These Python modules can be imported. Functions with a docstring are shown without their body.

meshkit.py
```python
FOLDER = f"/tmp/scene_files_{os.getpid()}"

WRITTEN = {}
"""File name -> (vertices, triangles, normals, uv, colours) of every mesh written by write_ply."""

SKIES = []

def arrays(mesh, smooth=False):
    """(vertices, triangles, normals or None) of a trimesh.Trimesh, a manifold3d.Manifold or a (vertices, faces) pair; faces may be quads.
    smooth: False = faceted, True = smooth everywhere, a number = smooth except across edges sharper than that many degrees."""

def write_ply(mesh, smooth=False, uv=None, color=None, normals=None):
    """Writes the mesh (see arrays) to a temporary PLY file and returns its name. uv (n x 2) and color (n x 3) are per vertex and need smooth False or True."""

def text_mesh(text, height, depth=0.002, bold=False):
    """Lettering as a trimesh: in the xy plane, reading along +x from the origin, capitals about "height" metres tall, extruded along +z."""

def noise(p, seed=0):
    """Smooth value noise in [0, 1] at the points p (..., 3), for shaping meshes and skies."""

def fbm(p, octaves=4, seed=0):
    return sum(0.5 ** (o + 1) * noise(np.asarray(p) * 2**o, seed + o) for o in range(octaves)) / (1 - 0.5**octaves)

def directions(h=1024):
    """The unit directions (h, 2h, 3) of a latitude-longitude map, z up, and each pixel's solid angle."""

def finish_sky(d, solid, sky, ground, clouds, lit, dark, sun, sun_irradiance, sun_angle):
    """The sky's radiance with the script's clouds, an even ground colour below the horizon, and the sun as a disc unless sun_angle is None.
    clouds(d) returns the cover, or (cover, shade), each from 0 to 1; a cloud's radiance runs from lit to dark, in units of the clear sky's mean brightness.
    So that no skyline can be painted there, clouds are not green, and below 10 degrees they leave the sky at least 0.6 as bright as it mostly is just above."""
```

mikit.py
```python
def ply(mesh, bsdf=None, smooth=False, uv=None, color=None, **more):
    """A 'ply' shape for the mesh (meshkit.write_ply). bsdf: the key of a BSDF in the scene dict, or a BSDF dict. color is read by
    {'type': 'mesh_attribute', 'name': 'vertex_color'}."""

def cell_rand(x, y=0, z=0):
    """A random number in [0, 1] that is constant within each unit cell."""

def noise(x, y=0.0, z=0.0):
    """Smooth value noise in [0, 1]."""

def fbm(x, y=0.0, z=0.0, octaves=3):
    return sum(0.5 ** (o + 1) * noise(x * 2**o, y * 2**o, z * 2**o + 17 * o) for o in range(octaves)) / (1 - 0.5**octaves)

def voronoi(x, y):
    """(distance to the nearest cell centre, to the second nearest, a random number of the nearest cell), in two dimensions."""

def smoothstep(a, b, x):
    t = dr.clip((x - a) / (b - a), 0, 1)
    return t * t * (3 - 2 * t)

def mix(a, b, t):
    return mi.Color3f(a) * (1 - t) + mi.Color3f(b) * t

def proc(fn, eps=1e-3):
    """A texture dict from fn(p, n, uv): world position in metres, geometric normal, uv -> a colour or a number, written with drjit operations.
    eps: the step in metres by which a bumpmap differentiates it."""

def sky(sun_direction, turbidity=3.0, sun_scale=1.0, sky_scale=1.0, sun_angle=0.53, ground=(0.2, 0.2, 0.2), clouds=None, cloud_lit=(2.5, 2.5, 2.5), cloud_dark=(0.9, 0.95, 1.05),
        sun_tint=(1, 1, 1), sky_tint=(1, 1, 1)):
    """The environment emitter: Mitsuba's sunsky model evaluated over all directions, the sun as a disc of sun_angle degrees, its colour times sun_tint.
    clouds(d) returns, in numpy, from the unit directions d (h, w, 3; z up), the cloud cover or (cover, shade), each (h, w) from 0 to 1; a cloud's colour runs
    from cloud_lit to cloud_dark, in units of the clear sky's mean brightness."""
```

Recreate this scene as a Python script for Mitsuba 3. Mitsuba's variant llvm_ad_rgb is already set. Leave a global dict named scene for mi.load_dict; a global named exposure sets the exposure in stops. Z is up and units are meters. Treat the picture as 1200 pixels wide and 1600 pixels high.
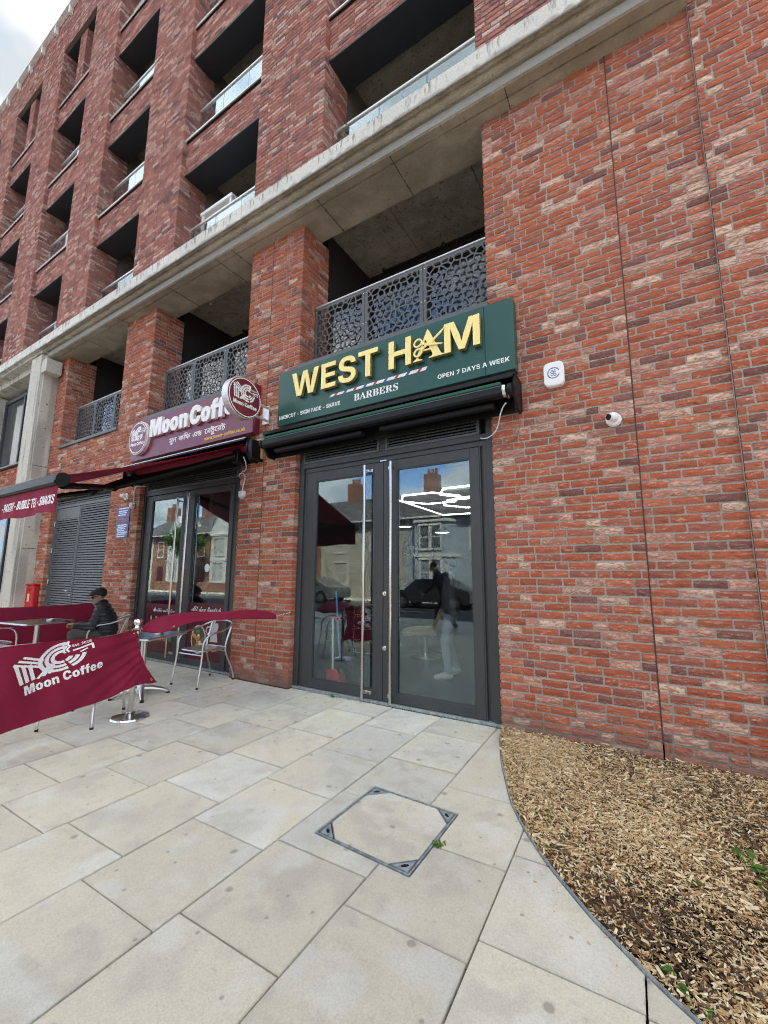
import json, math, numpy as np, trimesh, shapely, drjit as dr, mitsuba as mi, mikit, meshkit
import manifold3d as m3
from shapely.geometry import Polygon, box as sbox, LineString, Point, MultiPolygon
from shapely import affinity
from mikit import noise, fbm, voronoi, smoothstep, mix, proc
T = mi.ScalarTransform4f
scene, labels = {}, {}

# ---------------------------------------------------------------- camera, sky, exposure
D = 4.166                                   # the shop wall stands this far in front of the lens
_y, _p, _r = np.radians([31.464, 8.4756, 0.2983])
_f = np.array([-np.sin(_y) * np.cos(_p), np.cos(_y) * np.cos(_p), np.sin(_p)])
_rt = np.array([np.cos(_y), np.sin(_y), 0.0])
_up = np.cos(_r) * np.cross(_rt, _f) - np.sin(_r) * _rt
_eye = np.array([0, 0, 1.45])
scene['camera'] = {'type': 'perspective', 'fov': 2 * math.degrees(math.atan(600 / 655.5)), 'fov_axis': 'x', 'near_clip': 0.05, 'far_clip': 600.0,
                   'to_world': T().look_at(origin=_eye.tolist(), target=(_eye + _f).tolist(), up=_up.tolist())}

def clouds(d):
    s = 2.0 / (0.30 + np.maximum(d[..., 2], 0))
    q = np.stack([d[..., 0] * s * 1.25, d[..., 1] * s * 1.25, d[..., 2] * 0.6], -1)
    c = meshkit.fbm(q + np.array([42.14126381, 4.81347229, 14.77094043]), 6, 4)
    cover = 0.03 + 0.97 * np.clip((c - 0.40) / 0.14, 0, 1)
    shade = np.clip((meshkit.fbm(q * 1.6 + np.array([25.87125173, 29.42116766, 33.31116646]), 5, 9) - 0.40) / 0.34, 0, 1)
    return cover, shade

scene['sky'] = mikit.sky((0.42, 0.70, 1.05), turbidity=3, sky_scale=1.9, clouds=clouds, cloud_lit=(1.78, 1.78, 1.78), cloud_dark=(.66, .71, .75))
exposure = 2.66

# ---------------------------------------------------------------- helpers
RNG = np.random.default_rng(7)
_count = {}
def num(key):
    n = _count.get(key, 0); _count[key] = n + 1
    return key if n == 0 else f'{key}_{n:03d}'
def thing(name, label, cat, group=None):
    k = num(name); labels[k] = {'label': label, 'category': cat}
    if group: labels[k]['group'] = group
    return k
def put(key, mesh, mat, smooth=False, uv=None, **kw):
    scene[key] = mikit.ply(mesh, mat, smooth=smooth, uv=uv, **kw); return key
def part(parent, name, mesh, mat, smooth=False, uv=None, label=None, stuff=False, **kw):
    k = num(parent + '__' + name)
    if label: labels.setdefault(k, {})['label'] = label
    if stuff: labels.setdefault(k, {})['kind'] = 'stuff'
    return put(k, mesh, mat, smooth, uv, **kw)
def copy_part(parent, name, src, to_world):
    k = num(parent + '__' + name); scene[k] = {**scene[src], 'to_world': to_world}; return k
def solo(name, mesh, mat, label, cat, group=None, smooth=False, uv=None):
    return put(thing(name, label, cat, group), mesh, mat, smooth, uv)
def struct(name, mesh, mat, smooth=False, uv=None):
    k = num(name); labels[k] = {'kind': 'structure'}; return put(k, mesh, mat, smooth, uv)
def cat(*ms):
    ms = [m for m in ms if m is not None]
    return trimesh.util.concatenate(ms) if len(ms) > 1 else ms[0]

def box(x0, x1, y0, y1, z0, z1, b=0.0):
    x0, x1 = min(x0, x1), max(x0, x1); y0, y1 = min(y0, y1), max(y0, y1); z0, z1 = min(z0, z1), max(z0, z1)
    b = min(b, (x1 - x0) * .45, (y1 - y0) * .45, (z1 - z0) * .45)
    if b <= 0:
        v = np.array([[x, y, z] for x in (x0, x1) for y in (y0, y1) for z in (z0, z1)], float)
        # index: x*4+y*2+z
        f = np.array([[0, 1, 3], [0, 3, 2], [4, 6, 7], [4, 7, 5], [0, 4, 5], [0, 5, 1], [2, 3, 7], [2, 7, 6], [0, 2, 6], [0, 6, 4], [1, 5, 7], [1, 7, 3]])
        return trimesh.Trimesh(v, f, process=False)
    p = []
    for sx, x in ((1, x0), (-1, x1)):
        for sy, y in ((1, y0), (-1, y1)):
            for sz, z in ((1, z0), (-1, z1)):
                p += [[x, y + sy * b, z + sz * b], [x + sx * b, y, z + sz * b], [x + sx * b, y + sy * b, z]]
    return trimesh.convex.convex_hull(np.array(p))
def ext(poly, h):
    gs = getattr(poly, 'geoms', [poly])
    ms = [trimesh.creation.extrude_polygon(g, h, engine='earcut') for g in gs if g.geom_type == 'Polygon' and g.area > 1e-7]
    return cat(*ms)
def remap(m, cols):                           # new vertices = cols(v)
    m = m.copy(); m.vertices = np.stack(cols(np.array(m.vertices)), -1); return m
def prism_x(profile, x0, x1):                 # profile in (y, z), swept along x
    return remap(ext(profile if hasattr(profile, 'area') else Polygon(profile), x1 - x0), lambda v: (v[:, 2] + x0, v[:, 0], v[:, 1]))
def face_y(poly, yf, th):                     # polygon in (x, z), its face at y = yf looking towards -y, thickness th behind
    return remap(ext(poly, th), lambda v: (v[:, 0], yf + th - v[:, 2], v[:, 1]))
def face_x(poly, xf, th):                     # polygon in (y, z), its face at x = xf looking towards +x
    return remap(ext(poly, th), lambda v: (xf - th + v[:, 2], v[:, 0], v[:, 1]))
def plate_z(poly, z1, th):
    return remap(ext(poly, th), lambda v: (v[:, 0], v[:, 1], z1 - th + v[:, 2]))
def tube(path, r, sides=10, closed=False):
    p = np.asarray(path, float); n = len(p); r = np.broadcast_to(r, (n,))
    if closed: t = np.roll(p, -1, 0) - np.roll(p, 1, 0)
    else: t = np.gradient(p, axis=0)
    t /= np.linalg.norm(t, axis=1, keepdims=True) + 1e-12
    a = np.zeros_like(p); u = np.cross(t[0], [0, 0, 1.] if abs(t[0][2]) < .9 else [1., 0, 0]); u /= np.linalg.norm(u)
    for i in range(n):
        u = u - t[i] * (u @ t[i]); u /= np.linalg.norm(u) + 1e-12; a[i] = u
    b = np.cross(t, a); ang = np.arange(sides) * 2 * np.pi / sides
    v = (p[:, None] + r[:, None, None] * (np.cos(ang)[None, :, None] * a[:, None] + np.sin(ang)[None, :, None] * b[:, None])).reshape(-1, 3)
    f = []
    for i in range(n if closed else n - 1):
        j = (i + 1) % n
        for k in range(sides):
            l = (k + 1) % sides
            f += [[i * sides + k, i * sides + l, j * sides + l], [i * sides + k, j * sides + l, j * sides + k]]
    if not closed:
        v = np.vstack([v, p[:1], p[-1:]]); c0, c1 = len(v) - 2, len(v) - 1
        for k in range(sides):
            l = (k + 1) % sides
            f += [[c0, l, k], [c1, (n - 1) * sides + k, (n - 1) * sides + l]]
    return trimesh.Trimesh(v, np.array(f), process=False)
def spline(pts, n=24):
    from scipy.interpolate import CubicSpline
    p = np.asarray(pts, float); s = np.r_[0, np.cumsum(np.linalg.norm(np.diff(p, axis=0), axis=1))]
    return CubicSpline(s, p)(np.linspace(0, s[-1], n))
def lathe(prof, at=(0, 0, 0), n=32):
    m = trimesh.creation.revolve(np.array(prof, float), sections=n); m.apply_translation(at); return m
def cyl(p0, p1, r, n=16):
    return tube([p0, (np.array(p0) + np.array(p1)) / 2, p1], r, n)
def shell(P, th):                             # grid of points (n, m, 3) -> closed thin sheet
    P = np.asarray(P, float); n, m = P.shape[:2]
    N = np.cross(np.gradient(P, axis=0), np.gradient(P, axis=1)); N /= np.linalg.norm(N, axis=2, keepdims=True) + 1e-12
    v = np.vstack([(P + N * th / 2).reshape(-1, 3), (P - N * th / 2).reshape(-1, 3)]); i, j = np.meshgrid(np.arange(n - 1), np.arange(m - 1), indexing='ij')
    a, b, c, d = (i * m + j).ravel(), ((i + 1) * m + j).ravel(), ((i + 1) * m + j + 1).ravel(), (i * m + j + 1).ravel(); o = n * m
    f = [np.stack(x, -1) for x in ((a, b, c), (a, c, d), (a + o, c + o, b + o), (a + o, d + o, c + o))]
    ring = np.r_[np.arange(m), (np.arange(1, n)) * m + m - 1, (n - 1) * m + np.arange(m - 2, -1, -1), np.arange(n - 2, 0, -1) * m]
    r2 = np.roll(ring, -1); f += [np.stack([ring, r2 + o, ring + o], -1)[:, [0, 1, 2]], np.stack([ring, r2, r2 + o], -1)]
    return trimesh.Trimesh(v, np.vstack(f), process=False)
def pv(s): return np.array(s, float)

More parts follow.
